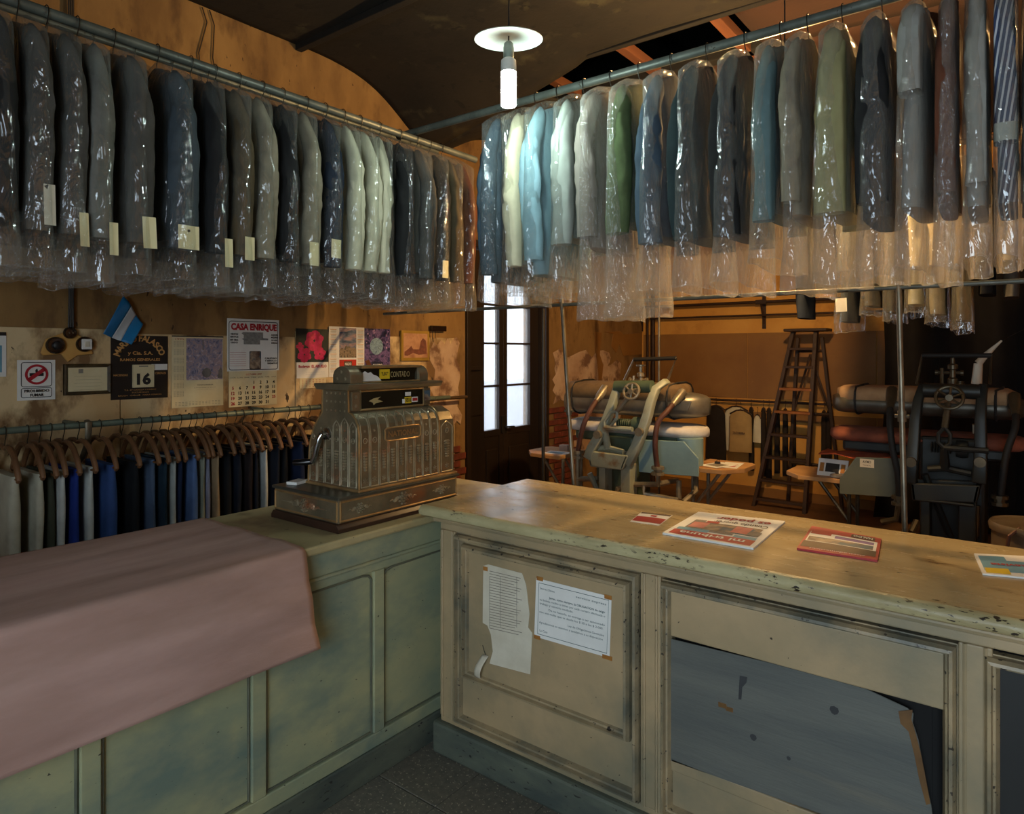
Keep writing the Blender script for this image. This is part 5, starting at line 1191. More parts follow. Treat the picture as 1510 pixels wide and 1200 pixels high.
# night blue calendar
w1 = Wall('blue_globe_calendar', 'dark blue calendar with a glowing globe beside the sepia picture', 'calendar', 537, 484, 575, 553, 0.002, pic('night_blue_print', None, [(20, 22, 52), (44, 46, 92), (120, 96, 150), (28, 30, 70)], 22, 1.0))
b = MB(); disc(b, 0.46 * w1.w, 0.62 * w1.h, 0, 0.25 * w1.w, -0.0032, -0.002, 28); b.build('globe', pic('globe_print', None, [(60, 84, 120), (150, 180, 200), (90, 110, 120)], 40, 1.0), w1.th)
b = MB(); r_ = random.Random(2)
for k in range(24): disc(b, r_.uniform(0.06, 0.94) * w1.w, r_.uniform(0.45, 0.97) * w1.h, 0, r_.uniform(0.003, 0.008), -0.0030, -0.002, 8)
b.build('sparkle', pm('print_lilac', (186, 150, 190), (150, 120, 170), 8, rough=0.5), w1.th)
lb = w1.rect('logo_box', pm('print_navy', (24, 30, 66), rough=0.5), 0.30, 0.72, 0.72, 0.90, 0.0022, 0.0008); w1.text('logo_text', M_white, [('NALDO', 0.5, 0.83, 0.065, 0.36, 0.03)], lb)
b = MB(); b.hexa([(0.02 * w1.w, -0.006, 0.30 * w1.h), (0.16 * w1.w, -0.006, 0.33 * w1.h), (0.16 * w1.w, -0.002, 0.33 * w1.h), (0.02 * w1.w, -0.002, 0.30 * w1.h), (0.26 * w1.w, -0.006, 0.02 * w1.h), (0.40 * w1.w, -0.006, 0.04 * w1.h), (0.40 * w1.w, -0.002, 0.04 * w1.h), (0.26 * w1.w, -0.002, 0.02 * w1.h)]); b.build('wood_strip', M_joist, w1.th)

# sepia picture
w1 = Wall('sepia_picture', 'small sepia landscape picture on a yellow board', 'picture', 590, 487, 631, 532, 0.016, pm('mustard_board', (168, 134, 50), (146, 114, 40), 6, rough=0.6), part='board')
ph = w1.rect('print', pic('sepia_sky', None, [(176, 128, 96), (196, 150, 116), (160, 110, 84)], 12, 0.5), 0.07, 0.09, 0.93, 0.90, 0.016)
b = MB(); r_ = random.Random(5)
b.prism([(u * w1.w, (1 - v) * w1.h) for u, v in ((0.10, 0.70), (0.25, 0.60), (0.34, 0.50), (0.40, 0.62), (0.62, 0.62), (0.68, 0.35), (0.76, 0.24), (0.86, 0.32), (0.90, 0.55), (0.90, 0.78), (0.60, 0.80), (0.40, 0.74), (0.2, 0.84), (0.1, 0.82))], 'y', -0.0176, -0.0168)
b.build('trees_and_house', pm('print_sepia_dark', (132, 78, 62), (104, 60, 50), 40, rough=0.6), ph)
w1 = Wall('junction_box', 'small dark junction box on the wall right of the sepia picture', 'electrical box', 633, 480, 655, 488, 0.03)
w1.rect('box', M_bak, 0, 0, 1, 1, 0, 0.03, bev=0.004); b = MB(); b.tube([(0.02, -0.02, 0), (0.015, -0.02, -0.05), (0.025, -0.02, -0.09)], 0.003, 5); b.tube([(0.05, -0.02, 0), (0.05, -0.02, -0.06)], 0.003, 5); b.build('loose_wire', M_wire, w1.th)
p = onX(688, 585, WX + 0.10); q = onX(600, 588, WX + 0.10)
rod('pipe_stub', 'short brown pipe with a brass end leaving the wall near the door', (WX + 0.10, q.y, p.z), (WX + 0.10, p.y, p.z), 0.014, pm('brown_pipe', (96, 74, 50), rough=0.5, metal=0.3), 'pipe')
# loose cables high on the wall
for px, nm in ((298, 'twisted dark cable hanging on the ochre wall, left one'), (309, 'thin dark cable looping on the ochre wall, right one')):
    a = onX(px, 8, WX + 0.012); cb_ = thing('wall_cable', nm, 'cable', (WX + 0.012, a.y, 3.0))
    b = MB(); b.tube([(0, 0, 0.68), (0.0, 0.03, 0.6), (0, 0.02 * (1 if px > 300 else -1), 0.4), (0, 0.06 if px > 300 else 0, 0.2), (0, 0.05, -0.3)], 0.004, 6); b.build('cable', pm('dark_cable', (50, 40, 30)), cb_)

# ------------------------------------------------------------------ workshop lamp (warm bulb hanging behind the right row)
wl = thing('workshop_lamp', 'warm bare bulb hanging in the workshop behind the right row of bags', 'lamp', (-1.12, 3.95, 2.80))
b = MB(); b.tube([(0, 0, 0.10), (0, 0, CZ - 2.80)], 0.004, 6); b.build('cord', MATS['black_cord'], wl)
b = MB(); b.lathe([(0.012, 0.13), (0.02, 0.12), (0.02, 0.07)], 14); b.build('socket', M_bak, wl, smooth=True)
b = MB(); b.lathe([(0.012, 0.075), (0.018, 0.055), (0.032, 0.02), (0.034, 0.0), (0.028, -0.022), (0.012, -0.034)], 14); b.build('bulb', emitter('warm_bulb', (1.0, 0.60, 0.24), 3700.0), wl, smooth=True)

# ------------------------------------------------------------------ steam presses
M_mint = pm('mint_enamel', (162, 166, 148), (136, 144, 130), 4, rough=0.4, bump=0.08, c3=(126, 104, 76), s3=7, t3=(0.58, 0.70), rvar=0.1)
M_mintb = pm('pale_blue_enamel', (134, 164, 170), (116, 146, 154), 3, rough=0.45, c3=(120, 110, 90), s3=6, t3=(0.66, 0.76))
M_canvas = pm('brown_canvas_cover', (120, 96, 66), (96, 76, 50), 8, rough=0.9, bump=0.2, bscale=80)
M_alu = pm('dull_aluminium', (150, 146, 134), (118, 114, 104), 6, rough=0.4, metal=0.7)
M_strap = pm('black_strap', (28, 26, 24), rough=0.7)
M_pad = pm('white_press_pad', (208, 204, 200), (186, 182, 178), 8, rough=0.95, bump=0.2, bscale=120)
M_hose = pm('rubber_hose', (92, 56, 44), (70, 42, 34), 12, rough=0.6)
M_dkst = pm('dark_cast_iron', (44, 48, 46), (30, 33, 33), 5, rough=0.45, metal=0.3)
M_dkcov = pm('beige_canvas_cover', (168, 136, 100), (142, 112, 80), 8, rough=0.9, bump=0.2, bscale=80)
M_dkpad = pm('rust_press_pad', (140, 78, 56), (108, 58, 42), 10, rough=0.95, bump=0.2, bscale=120)
M_dkpan = pm('grey_green_panel', (88, 94, 84), (74, 80, 72), 4, rough=0.5)
M_board = pm('worn_work_board', (196, 152, 100), (168, 124, 78), 5, rough=0.6, stretch=(0.3, 1, 1))
M_rag = pm('orange_rag', (196, 92, 56), (160, 70, 42), 8, rough=0.9)

def press(label, Y0, px, mt, flip, ox):
    """steam press seen from its back. px: dict of picture places. Y0: plane of the arms"""
    base = onY(px['mid'], 640, Y0)
    th = thing('steam_press', label, 'steam press', (base.x, Y0, 0))
    def P(x, y, dy=0.0):
        p = onY(x, y, Y0 + dy); return Vector((p.x - base.x, dy, p.z))
    S = -1 if flip else 1
    hd = 0.42                       # depth of head and buck behind the arms
    # head: lofted hull along x
    a = P(*px['head'][0], hd); c = P(*px['head'][1], hd); zt, zb = a.z, P(px['head'][0][0], px['head'][2], hd).z
    xl, xr = a.x, c.x; L = xr - xl; hh = (zt - zb) / 2; zc = (zt + zb) / 2
    def hull(x0, x1, zc_, h_, d_, taper0, taper1, n=18, m=20, e=3.0):
        rings = []
        for i in range(m + 1):
            u = i / m; k = 1.0
            if u < taper0: k = math.sqrt(max(0.03, 1 - (1 - u / taper0) ** 2))
            if u > 1 - taper1: k = math.sqrt(max(0.03, 1 - (1 - (1 - u) / taper1) ** 2))
            ring = []
            for j in range(n):
                t = 2 * PI * j / n; cs, sn = math.cos(t), math.sin(t)
                ring.append((x0 + (x1 - x0) * u, hd + math.copysign(abs(cs) ** (2 / e), cs) * d_ * k, zc_ + math.copysign(abs(sn) ** (2 / e), sn) * h_ * (0.55 + 0.45 * k)))
            rings.append(ring)
        return rings
    t0, t1 = (0.06, 0.20) if not flip else (0.10, 0.10)
    b = MB(); b.loft(hull(xl, xr, zc - hh * 0.25, hh * 0.75, 0.19, t0, t1)); head = b.build('head', mt['shoe'], th, smooth=True, angle=60)
    b = MB(); b.loft(hull(xl + 0.03, xr - (0.16 if not flip else 0.05), zc + hh * 0.35, hh * 0.65, 0.195, t0, 0.05)); b.build('head_cover', mt['cover'], head, smooth=True, angle=60)
    for f in ((0.12, 0.80) if not flip else (0.16, 0.86)):
        b = MB(); x_ = xl + L * f
        b.tube([(x_ + (0.03 if k < 5 else 0.0), hd + 0.203 * math.copysign(abs(math.cos(t)) ** 0.66, math.cos(t)), zc + (hh + 0.006) * math.copysign(abs(math.sin(t)) ** 0.66, math.sin(t))) for k, t in [(q, 2 * PI * q / 14) for q in range(14)]], 0.008, 5, closed=True); b.build('strap', M_strap, head)
    if not flip: b = MB(); b.prism([(xr - 0.24, zc - hh * 0.5), (xr - 0.08, zc - hh * 0.45), (xr - 0.05, zc + hh * 0.1), (xr - 0.2, zc + hh * 0.15)], 'y', hd - 0.20, hd - 0.185); b.build('head_plate', M_alu, head, bev=0.006)
    # handle over the head
    h = px['handle']
    b = MB(); b.tube([P(*h[0], hd), P(*h[1], hd - 0.05), P(*h[2], hd - 0.05), P(*h[3], hd)], 0.011, 8); b.build('handle_frame', mt['metal'], th, smooth=True)
    b = MB(); b.tube([P(*h[1], hd - 0.05), P(*h[2], hd - 0.05)], 0.016, 10); b.build('handle_grip', M_strap, th, smooth=True)
    # valve cluster
    v = P(*px['valve'], hd)
    b = MB(); b.lathe([(0.03, -0.10), (0.03, -0.06), (0.018, -0.05), (0.018, 0.0), (0.030, 0.005), (0.030, 0.03), (0.012, 0.04), (0.012, 0.08), (0.035, 0.085), (0.035, 0.095)], 12, v)
    b.tube([v + Vector((-0.10, 0, -0.02)), v + Vector((0.06, 0, -0.02))], 0.010, 8); b.tube([v + Vector((-0.06, 0, -0.1)), v + Vector((-0.06, 0, 0.01))], 0.012, 8)
    for q in (-0.09, 0.05): b.lathe([(0.018, -0.008), (0.018, 0.008)], 10, v + Vector((q, 0, -0.02)), 'x')
    for q in range(4): b.lathe([(0.026, -0.055 - 0.012 * q), (0.026, -0.061 - 0.012 * q)], 12, v + Vector((0.04, 0, -0.02)))
    b.build('steam_valve', mt['metal'], th, smooth=True)
    # arms
    for key, nm in (('armL', 'left'), ('armR', 'right')):
        pts = px[key]; w_ = px['armw']; n = len(pts)
        Q = [P(x, y, dy) for x, y, dy in pts]
        b = MB(); rings = []
        for i in range(n):
            tg = (Q[min(i + 1, n - 1)] - Q[max(i - 1, 0)]).normalized(); nr = Vector((tg.z, 0, -tg.x)).normalized(); k = w_ * (0.8 + 0.4 * i / (n - 1)); d_ = 0.032
            rings.append([tuple(Q[i] + nr * k + Vector((0, -d_, 0))), tuple(Q[i] - nr * k + Vector((0, -d_, 0))), tuple(Q[i] - nr * k + Vector((0, d_, 0))), tuple(Q[i] + nr * k + Vector((0, d_, 0)))])
        b.loft(rings); arm = b.build('yoke_arm', mt['cast'], th, smooth=True, bev=0.008, angle=50)
        b = MB(); e = Q[n * 2 // 3]; b.lathe([(0.030, -0.05), (0.030, 0.05), (0.018, 0.06)], 12, (e.x, e.y - 0.01, e.z), 'y'); b.build('pivot', mt['metal'], arm, smooth=True)
    l_, r_ = px['cross']; b = MB(); b.tube([P(*l_, 0.06), P(*r_, 0.06)], 0.045, 14); b.build('cross_tube', mt['cast2'], th, smooth=True)
    # hand wheel and connecting rod
    wc = P(*px['wheel'], -0.06); wr = px['wheelr']
    b = MB(); b.tube([(wc.x + wr * math.cos(t), wc.y + 0.02 * math.sin(t), wc.z + wr * 0.92 * math.sin(t)) for t in [2 * PI * k / 20 for k in range(20)]], 0.010, 8, closed=True)
    for k in range(3): t = k * PI / 3 + 0.4; b.tube([(wc.x - wr * math.cos(t), wc.y, wc.z - wr * 0.92 * math.sin(t)), (wc.x + wr * math.cos(t), wc.y, wc.z + wr * 0.92 * math.sin(t))], 0.007, 6)
    b.lathe([(0.02, -0.02), (0.02, 0.06)], 12, wc, 'y'); b.build('hand_wheel', mt['metal'], th, smooth=True)
    g = [P(x, y, dy) for x, y, dy in px['rod']]
    b = MB(); b.tube(g[:2], 0.019, 8); b.build('connecting_rod', mt['metal'], th, smooth=True)
    b = MB()
    dv = (g[2] - g[1]).normalized(); nv = Vector((dv.z, 0, -dv.x))
    for s in (1, -1): b.tube([g[1], g[1] + dv * 0.04 + nv * 0.03 * s, g[2] - dv * 0.03 + nv * 0.03 * s, g[2]], 0.012, 8)
    b.tube([g[2], g[3]], [0.02, 0.028], 8); b.tube([g[3], g[3] + Vector((0.13, 0, -0.02))], 0.02, 8); b.tube([g[3], g[3] + Vector((-0.09, 0, -0.015))], 0.02, 8); b.tube([g[2] + Vector((0, 0, 0.0)), g[2] + Vector((0.22, 0, 0.0))], 0.018, 8); b.build('lever', mt['cast'], th, smooth=True)
    # cast tray
    tr_ = px['tray']; A, B_, Cc, D = P(*tr_[0], -0.05), P(*tr_[1], -0.05), P(*tr_[2], -0.05), P(*tr_[3], -0.05)
    b = MB(); dd = 0.16; wl_ = 0.025
    out = [A, B_, Cc, D]      # top-left, top-right, bottom-right, bottom-left
    b.hexa([D, Cc, Cc + Vector((0, wl_, 0)), D + Vector((0, wl_, 0)), A, B_, B_ + Vector((0, wl_, 0)), A + Vector((0, wl_, 0))])
    b.hexa([D + Vector((0, dd, 0)), Cc + Vector((0, dd, 0)), Cc + Vector((0, dd + wl_, 0)), D + Vector((0, dd + wl_, 0)), A + Vector((0, dd, 0)), B_ + Vector((0, dd, 0)), B_ + Vector((0, dd + wl_, 0)), A + Vector((0, dd + wl_, 0))])
    for s0, s1, sx in ((D, A, 1), (Cc, B_, -1)): b.hexa([s0, s0 + Vector((wl_ * sx, 0, 0)), s0 + Vector((wl_ * sx, dd, 0)), s0 + Vector((0, dd, 0)), s1, s1 + Vector((wl_ * sx, 0, 0)), s1 + Vector((wl_ * sx, dd, 0)), s1 + Vector((0, dd, 0))])
    b.box(D.x + 0.01, Cc.x - 0.01, D.y, D.y + dd, min(D.z, Cc.z), min(D.z, Cc.z) + 0.02); b.build('cast_tray', mt['cast'], th, bev=0.008)
    # pedestal
    for x0, x1, yt in px['legs']:
        q0, q1 = P(x0, yt, 0.02), P(x1, yt, 0.02); b = MB(); b.box(q0.x, q1.x, -0.01, 0.10, 0.0, q0.z + 0.04); b.build('leg', mt['cast'], th, bev=0.006)
    m0, m1 = P(px['legs'][0][0], 690, 0.3), P(px['legs'][-1][1], 690, 0.3)
    b = MB(); b.box(m0.x - 0.05, m1.x + 0.10, 0.12, 0.58, 0.0, 0.05); b.build('base_plate', mt['cast2'], th, bev=0.008)
    b = MB(); b.tube([Vector((m0.x + 0.05, 0.05, m0.z)), Vector((m1.x - 0.05, 0.2, 0.25))], 0.02, 8); b.build('diagonal_brace', mt['cast'], th)
    b = MB(); b.box(m0.x, m1.x + 0.05, 0.22, 0.52, 0.05, P(px['mid'], 640, hd).z); b.build('column', mt['cast2'], th, bev=0.02)
    # springs between the arms
    c_ = P(*px['spring'], 0.06); b = MB()
    for q in range(7): b.lathe([(0.030, q * 0.016), (0.034, q * 0.016 + 0.004), (0.030, q * 0.016 + 0.008)], 12, c_ + Vector((-0.06, 0, 0)), 'x')
    b.lathe([(0.05, 0.07), (0.055, 0.10), (0.05, 0.13)], 14, c_, 'x'); b.build('spring_pack', mt['cast2'], th, smooth=True)
    # buck: padded pressing board
    bl, br, bt, bb = px['buck']; u0, u1 = P(bl, bt, hd), P(br, bt, hd); z1 = u0.z * 0.5 + u1.z * 0.5
    b = MB(); b.loft(hull(u0.x, u1.x, z1 - 0.05, 0.05, 0.20, 0.08, 0.14, e=2.6)); b.build('buck_pad', mt['pad'], th, smooth=True, angle=60)
    b = MB(); b.box(u0.x + 0.1, u1.x - 0.1, hd - 0.14, hd + 0.14, z1 - 0.16, z1 - 0.08); b.build('buck_base', mt['cast2'], th, bev=0.02)
    # apron of sheet metal in front of the buck
    pts = [P(x, y, 0.16) for x, y in px['apron']]
    b = MB(); b.prism([(p.x, p.z) for p in pts], 'y', 0.16, 0.175); ap = b.build('apron_panel', mt['panel'], th, bev=0.003, seg=1)
    if px.get('drum'):
        x0, x1, yt, yb = px['drum']; q0, q1, q2 = P(x0, yt, 0.3), P(x1, yt, 0.3), P(x0, yb, 0.3)
        b = MB(); b.lathe([((q1.x - q0.x) / 2, q2.z), ((q1.x - q0.x) / 2, q0.z)], 20, ((q0.x + q1.x) / 2, 0.3, 0)); b.build('end_shell', mt['panel'], th, smooth=True)
    # hoses
    for hp in px['hoses']:
        pts = [P(x, y, dy) for x, y, dy in hp]; sp = []
        for i in range(len(pts) - 1):
            p0, p1, p2, p3 = pts[max(i - 1, 0)], pts[i], pts[i + 1], pts[min(i + 2, len(pts) - 1)]
            for t in (0, 0.25, 0.5, 0.75): sp.append(0.5 * ((2 * p1) + (p2 - p0) * t + (2 * p0 - 5 * p1 + 4 * p2 - p3) * t * t + (3 * p1 - p0 - 3 * p2 + p3) * t ** 3))
        sp.append(pts[-1])
        b = MB(); b.tube(sp, 0.019, 10); ho = b.build('steam_hose', mt['hose'], th, smooth=True)
        b = MB(); b.tube([sp[0] + (sp[0] - sp[1]).normalized() * 0.10, sp[0], sp[1], sp[2]], [0.034, 0.032, 0.024, 0.021], 10); b.build('hose_coupling', mt['metal'], ho, smooth=True); b = MB(); b.lathe([(0.045, -0.02), (0.045, 0.0), (0.03, 0.0), (0.03, 0.02), (0.045, 0.02), (0.045, 0.04)], 10, sp[-1]); b.build('pipe_flange', mt['metal'], ho)
    # pipework below
    for pts in px['pipes']: b = MB(); b.tube([P(x, y, dy) for x, y, dy in pts], 0.020, 8); b.build('pipe', mt['metal'], th, smooth=True)
    # side boards
    for bd in px['boards']:
        q = [P(x, y, 0.42) for x, y in bd[:2]]; x0, x1 = min(q[0].x, q[1].x), max(q[0].x, q[1].x); z = (q[0].z + q[1].z) / 2; tip = bd[2]
        d0, d1 = 0.22, 0.66
        poly = [(x0, d0), (x1 - 0.10, d0), (x1, d0 + 0.16), (x1, d1 - 0.05), (x1 - 0.04, d1), (x0, d1)] if tip == 'r' else [(x0 + 0.12, d0), (x1, d0), (x1, d1), (x0 + 0.04, d1), (x0, d1 - 0.05), (x0, d0 + 0.14)]
        b = MB(); b.prism(poly, 'z', z - 0.03, z); sb = b.build('side_board', M_board, th, bev=0.003)
        b = MB(); xx = x1 if tip == 'l' else x0; s = 1 if tip == 'r' else -1
        for dy in (d0 + 0.08, d1 - 0.08): b.tube([(xx + s * 0.02, dy, z - 0.30), (xx + s * 0.22, dy, z - 0.03)], 0.012, 8); b.tube([(xx + s * 0.02, dy, 0.05), (xx + s * 0.02, dy, z - 0.03)], 0.014, 8)
        b.build('board_bracket', mt['metal'], th)
    return th, P, base

mint = dict(shoe=M_alu, cover=M_canvas, metal=pm('worn_steel', (162, 152, 130), (120, 110, 92), 8, rough=0.4, metal=0.5), cast=M_mint, cast2=pm('dull_green_cast', (84, 100, 80), (66, 80, 66), 5, rough=0.45), pad=M_pad, panel=M_mintb, hose=M_hose)
px1 = dict(mid=930, head=[(841, 560), (1046, 562), 606], handle=[(921, 560), (935, 530), (997, 528), (985, 560)], valve=(945, 556), armw=0.030,
    armL=[(925, 566, 0.10), (910, 574, 0.06), (903, 596, 0.02), (895, 618, 0), (886, 640, -0.02), (874, 660, -0.02), (868, 676, -0.02)], armR=[(984, 561, 0.16), (968, 572, 0.08), (960, 592, 0.03), (955, 612, 0.01), (947, 636, 0), (938, 660, -0.01), (925, 684, -0.01)],
    cross=((908, 570), (962, 570)), wheel=(931, 577), wheelr=0.058, rod=[(929, 583, -0.04), (910, 606, -0.04), (892, 630, -0.04), (896, 660, 0.02)],
    tray=[(864, 664), (926, 672), (918, 692), (870, 688)], legs=[(886, 895, 692), (918, 932, 692)], spring=(922, 624), buck=(846, 1044, 620, 640),
    apron=[(940, 648), (1008, 651), (1030, 676), (1030, 703), (942, 696)], drum=(1000, 1036, 644, 690),
    hoses=[[(997, 590, 0.18), (984, 606, 0.08), (970, 624, 0.03), (966, 656, 0.02), (970, 696, 0.06)], [(884, 584, 0.18), (872, 602, 0.08), (860, 628, 0.03), (853, 660, 0.05), (852, 672, 0.06)]],
    pipes=[[(970, 700, 0.06), (970, 714, 0.06), (932, 714, 0.06), (911, 720, 0.0), (909, 740, 0)], [(970, 714, 0.06), (998, 708, 0.3)], [(852, 676, 0.06), (852, 730, 0.06)], [(852, 706, 0.06), (882, 706, 0.1)], [(950, 714, 0.06), (950, 728, 0.06), (1000, 738, 0.1)], [(1026, 704, 0.3), (1026, 724, 0.25), (1008, 740, 0.15)], [(1001, 708, 0.2), (1001, 735, 0.2)]],
    boards=[((1028, 684), (1101, 688), 'r'), ((786, 662), (845, 668), 'l')])
pr1, P1, base1 = press('mint green steam press with a canvas covered head behind the counter', 4.30, px1, mint, False, 0)
dark = dict(shoe=pm('dark_shoe', (96, 92, 82), (74, 70, 62), 6, rough=0.4, metal=0.6), cover=M_dkcov, metal=pm('dark_steel', (96, 86, 66), (66, 58, 46), 8, rough=0.4, metal=0.6), cast=M_dkst, cast2=M_dkst, pad=M_dkpad, panel=M_dkpan, hose=M_strap)
px2 = dict(mid=1395, head=[(1229, 566), (1516, 568), 606], handle=[(1352, 566), (1360, 524), (1462, 524), (1460, 566)], valve=(1405, 545), armw=0.030,
    armL=[(1362, 566, 0.12), (1354, 590, 0.05), (1350, 620, 0.02), (1348, 650, 0), (1345, 680, -0.02), (1342, 712, -0.02)], armR=[(1450, 566, 0.12), (1447, 590, 0.05), (1446, 620, 0.02), (1446, 650, 0), (1446, 680, -0.02), (1444, 712, -0.02)],
    cross=((1362, 575), (1446, 578)), wheel=(1400, 586), wheelr=0.070, rod=[(1398, 594, -0.04), (1393, 630, -0.04), (1392, 660, -0.04), (1394, 690, 0.02)],
    tray=[(1342, 712), (1446, 716), (1440, 742), (1345, 738)], legs=[(1358, 1372, 742), (1414, 1440, 742)], spring=(1390, 660), buck=(1226, 1520, 634, 660),
    apron=[(1238, 706), (1238, 728), (1330, 734), (1330, 676), (1262, 674)], drum=None,
    hoses=[[(1314, 590, 0.18), (1312, 620, 0.06), (1316, 660, 0.03), (1324, 700, 0.03), (1326, 740, 0.06)], [(1497, 600, 0.18), (1497, 630, 0.06), (1484, 670, 0.03), (1474, 740, 0.06)]],
    pipes=[[(1326, 744, 0.06), (1322, 765, 0.06), (1300, 770, 0.06)], [(1440, 745, 0.06), (1438, 790, 0.06)], [(1352, 768, 0.0), (1344, 785, -0.06)]],
    boards=[((1163, 694), (1262, 700), 'l')])
pr2, P2, base2 = press('dark iron steam press with a beige covered head on the right', 4.85, px2, dark, True, 0)
# things on the press boards
def on_board(name, label, cat, pr, Pf, px, py, w_, d_, h_, m, rot=0, extra=None, dyy=0.42):
    p = Pf(px, py, dyy); th = thing(name, label, cat, (pr.location.x + p.x, pr.location.y + p.y, p.z), R(rot))
    b = MB(); b.box(-w_ / 2, w_ / 2, -d_ / 2, d_ / 2, 0.0, h_); b.build('sheet' if h_ < 0.01 else 'body', m, th, bev=0.001 if h_ > 0.004 else 0)
    if extra: extra(th, w_, d_, h_)
    return th
def prt(m): return lambda th, w_, d_, h_: MB().box(-w_ * 0.35, w_ * 0.3, -d_ * 0.3, d_ * 0.2, h_, h_ + 0.0006).build('print', m, th)
zr = P1(1065, 686, 0.42).z
def flatp(label, px, rot, m, p2, dy, w_=0.21, d_=0.28, lift=0):
    p = P1(px, 686, dy); th = thing('loose_paper', label, 'paper', (pr1.location.x + p.x, pr1.location.y + dy, P1(1065, 686, 0.42).z + 0.0005 + lift + (0.0)), R(rot))
    b = MB(); b.box(-w_ / 2, w_ / 2, -d_ / 2, d_ / 2, 0, 0.0012); b.build('sheet', m, th); prt(p2)(th, w_, d_, 0.0012)
zb_ = [(P1(1028, 684, 0.42).z + P1(1101, 688, 0.42).z) / 2, (P1(786, 662, 0.42).z + P1(845, 668, 0.42).z) / 2]
def flat2(name, label, cat, px, dy, z, rot, w_, d_, h_, m, p2=None):
    p = P1(px, 680, dy); th = thing(name, label, cat, (pr1.location.x + p.x, pr1.location.y + dy, z), R(rot))
    b = MB(); b.box(-w_ / 2, w_ / 2, -d_ / 2, d_ / 2, 0, h_); b.build('body' if h_ > 0.01 else 'sheet', m, th)
    if p2: prt(p2)(th, w_, d_, h_)
flat2('loose_paper', 'brown envelope lying on the right board of the mint press', 'paper', 1043, 0.36, zb_[0] + 0.0008, 15, 0.16, 0.20, 0.002, M_tape)
flat2('loose_paper', 'white printed sheet lying over the brown envelope on the press board', 'paper', 1060, 0.40, zb_[0] + 0.0034, -20, 0.16, 0.24, 0.0012, M_white, M_faint)
flat2('loose_paper', 'white sheet with pink print at the tip of the press board', 'paper', 1078, 0.46, zb_[0] + 0.0008, 8, 0.13, 0.26, 0.0012, M_white, M_pink)
flat2('loose_paper', 'pale blue printed sheet on the left board of the mint press', 'paper', 822, 0.36, zb_[1] + 0.0008, 10, 0.20, 0.16, 0.0012, M_white, M_blue)
flat2('small_box', 'small pale pink box on the left board of the mint press', 'box', 833, 0.52, zb_[1] + 0.0008, 4, 0.08, 0.06, 0.045, pm('pale_pink_card', (196, 176, 166), rough=0.7))
p = P1(1058, 686, 0.44); clip = thing('bulldog_clip', 'small black clip lying on the papers of the mint press', 'clip', (pr1.location.x + p.x, pr1.location.y + 0.44, zb_[0] + 0.005))
b = MB(); b.prism([(-0.012, 0), (0.012, 0), (0.006, 0.016), (-0.006, 0.016)], 'x', -0.018, 0.018); b.build('jaw', M_ink, clip); b = MB(); b.tube([(-0.01, 0.0, 0.014), (-0.008, 0.02, 0.026), (0.008, 0.02, 0.026), (0.01, 0.0, 0.014)], 0.0018, 5); b.build('wire_handle', M_wire, clip)
# things on the dark press
z2 = (P2(1163, 694, 0.42).z + P2(1262, 700, 0.42).z) / 2
p = P2(1228, 704, 0.34); cdb = thing('photo_card', 'white card with a dark screen picture standing on the dark press board', 'card', (pr2.location.x + p.x, pr2.location.y + 0.30, z2 + 0.001), R(-8))
b = MB(); b.prism([(0.0, 0), (0.012, 0), (0.052, 0.115), (0.040, 0.115)], 'x', -0.10, 0.10); b.build('card', M_white, cdb)
b = MB(); b.prism([(0.0045, 0.03), (0.0125, 0.03), (0.034, 0.088), (0.026, 0.088)], 'x', -0.045, 0.045); o = b.build('picture', M_ink, cdb); o.location = (0, -0.002, 0)
b = MB(); b.prism([(0.002, 0.03), (0.01, 0.03), (0.03, 0.088), (0.024, 0.088)], 'x', -0.085, -0.058); b.build('side_print', M_tape, cdb); b = MB(); b.prism([(0.002, 0.03), (0.01, 0.03), (0.03, 0.088), (0.024, 0.088)], 'x', 0.058, 0.085); b.build('side_print', M_tape, cdb)
p = P2(1231, 716, 0.30); mo = thing('grey_block', 'small grey rounded block lying at the edge of the dark press board', 'block', (pr2.location.x + p.x + 0.02, pr2.location.y + 0.27, z2 + 0.001))
b = MB(); b.lathe([(0.040, 0), (0.046, 0.008), (0.042, 0.022), (0.02, 0.028)], 20); b.build('body', M_grey, mo, smooth=True); b = MB(); b.lathe([(0.012, 0.027), (0.012, 0.034), (0.006, 0.037)], 12); b.build('knob', M_ink, mo, smooth=True)
q0 = P2(1270, 678, 0.158)
b = MB(); b.box(0, 0.085, -0.0012, 0, -0.055, 0); lab = b.build('maker_label', M_paper, pr2); lab.location = P2(1268, 676, 0.1588)
b = MB(); text(b, 'AYMO', 0.042, -0.026, 0.016, 0.05, -0.0016, bold=0.02); text(b, 'TANDIL', 0.042, -0.045, 0.009, 0.05, -0.0016); b.build('label_text', M_ink, lab)
rag = MB(); p0, p1 = P2(1216, 664, 0.42), P2(1344, 676, 0.42)
rag.grid(lambda u, v: (p0.x + (p1.x - p0.x) * u, 0.24 + 0.34 * v, 0.0 + 0.012 * math.sin(u * 9 + v * 4) + 0.02 * noise.noise(Vector((u * 4, v * 3, 1)))), 24, 10)
o = rag.build('orange_cloth', M_rag, None, smooth=True, thick=0.004); o.location = (pr2.location.x, pr2.location.y, (p0.z + p1.z) / 2); tag(o, 'orange cloth spread under the pad of the dark press', 'cloth')
p = P2(1440, 640, 0.40); o = thing('cotton_reel', 'small pale cotton reel standing on the pad of the dark press', 'reel', (pr2.location.x + p.x, pr2.location.y + 0.40, (P2(1226, 634, 0.42).z + P2(1520, 634, 0.42).z) / 2 + 0.0))
b = MB(); b.lathe([(0.022, 0), (0.022, 0.055)], 16); b.build('thread', M_paper, o, smooth=True); b = MB(); b.lathe([(0.024, 0.055), (0.024, 0.060)], 16); b.build('flange', M_board, o)

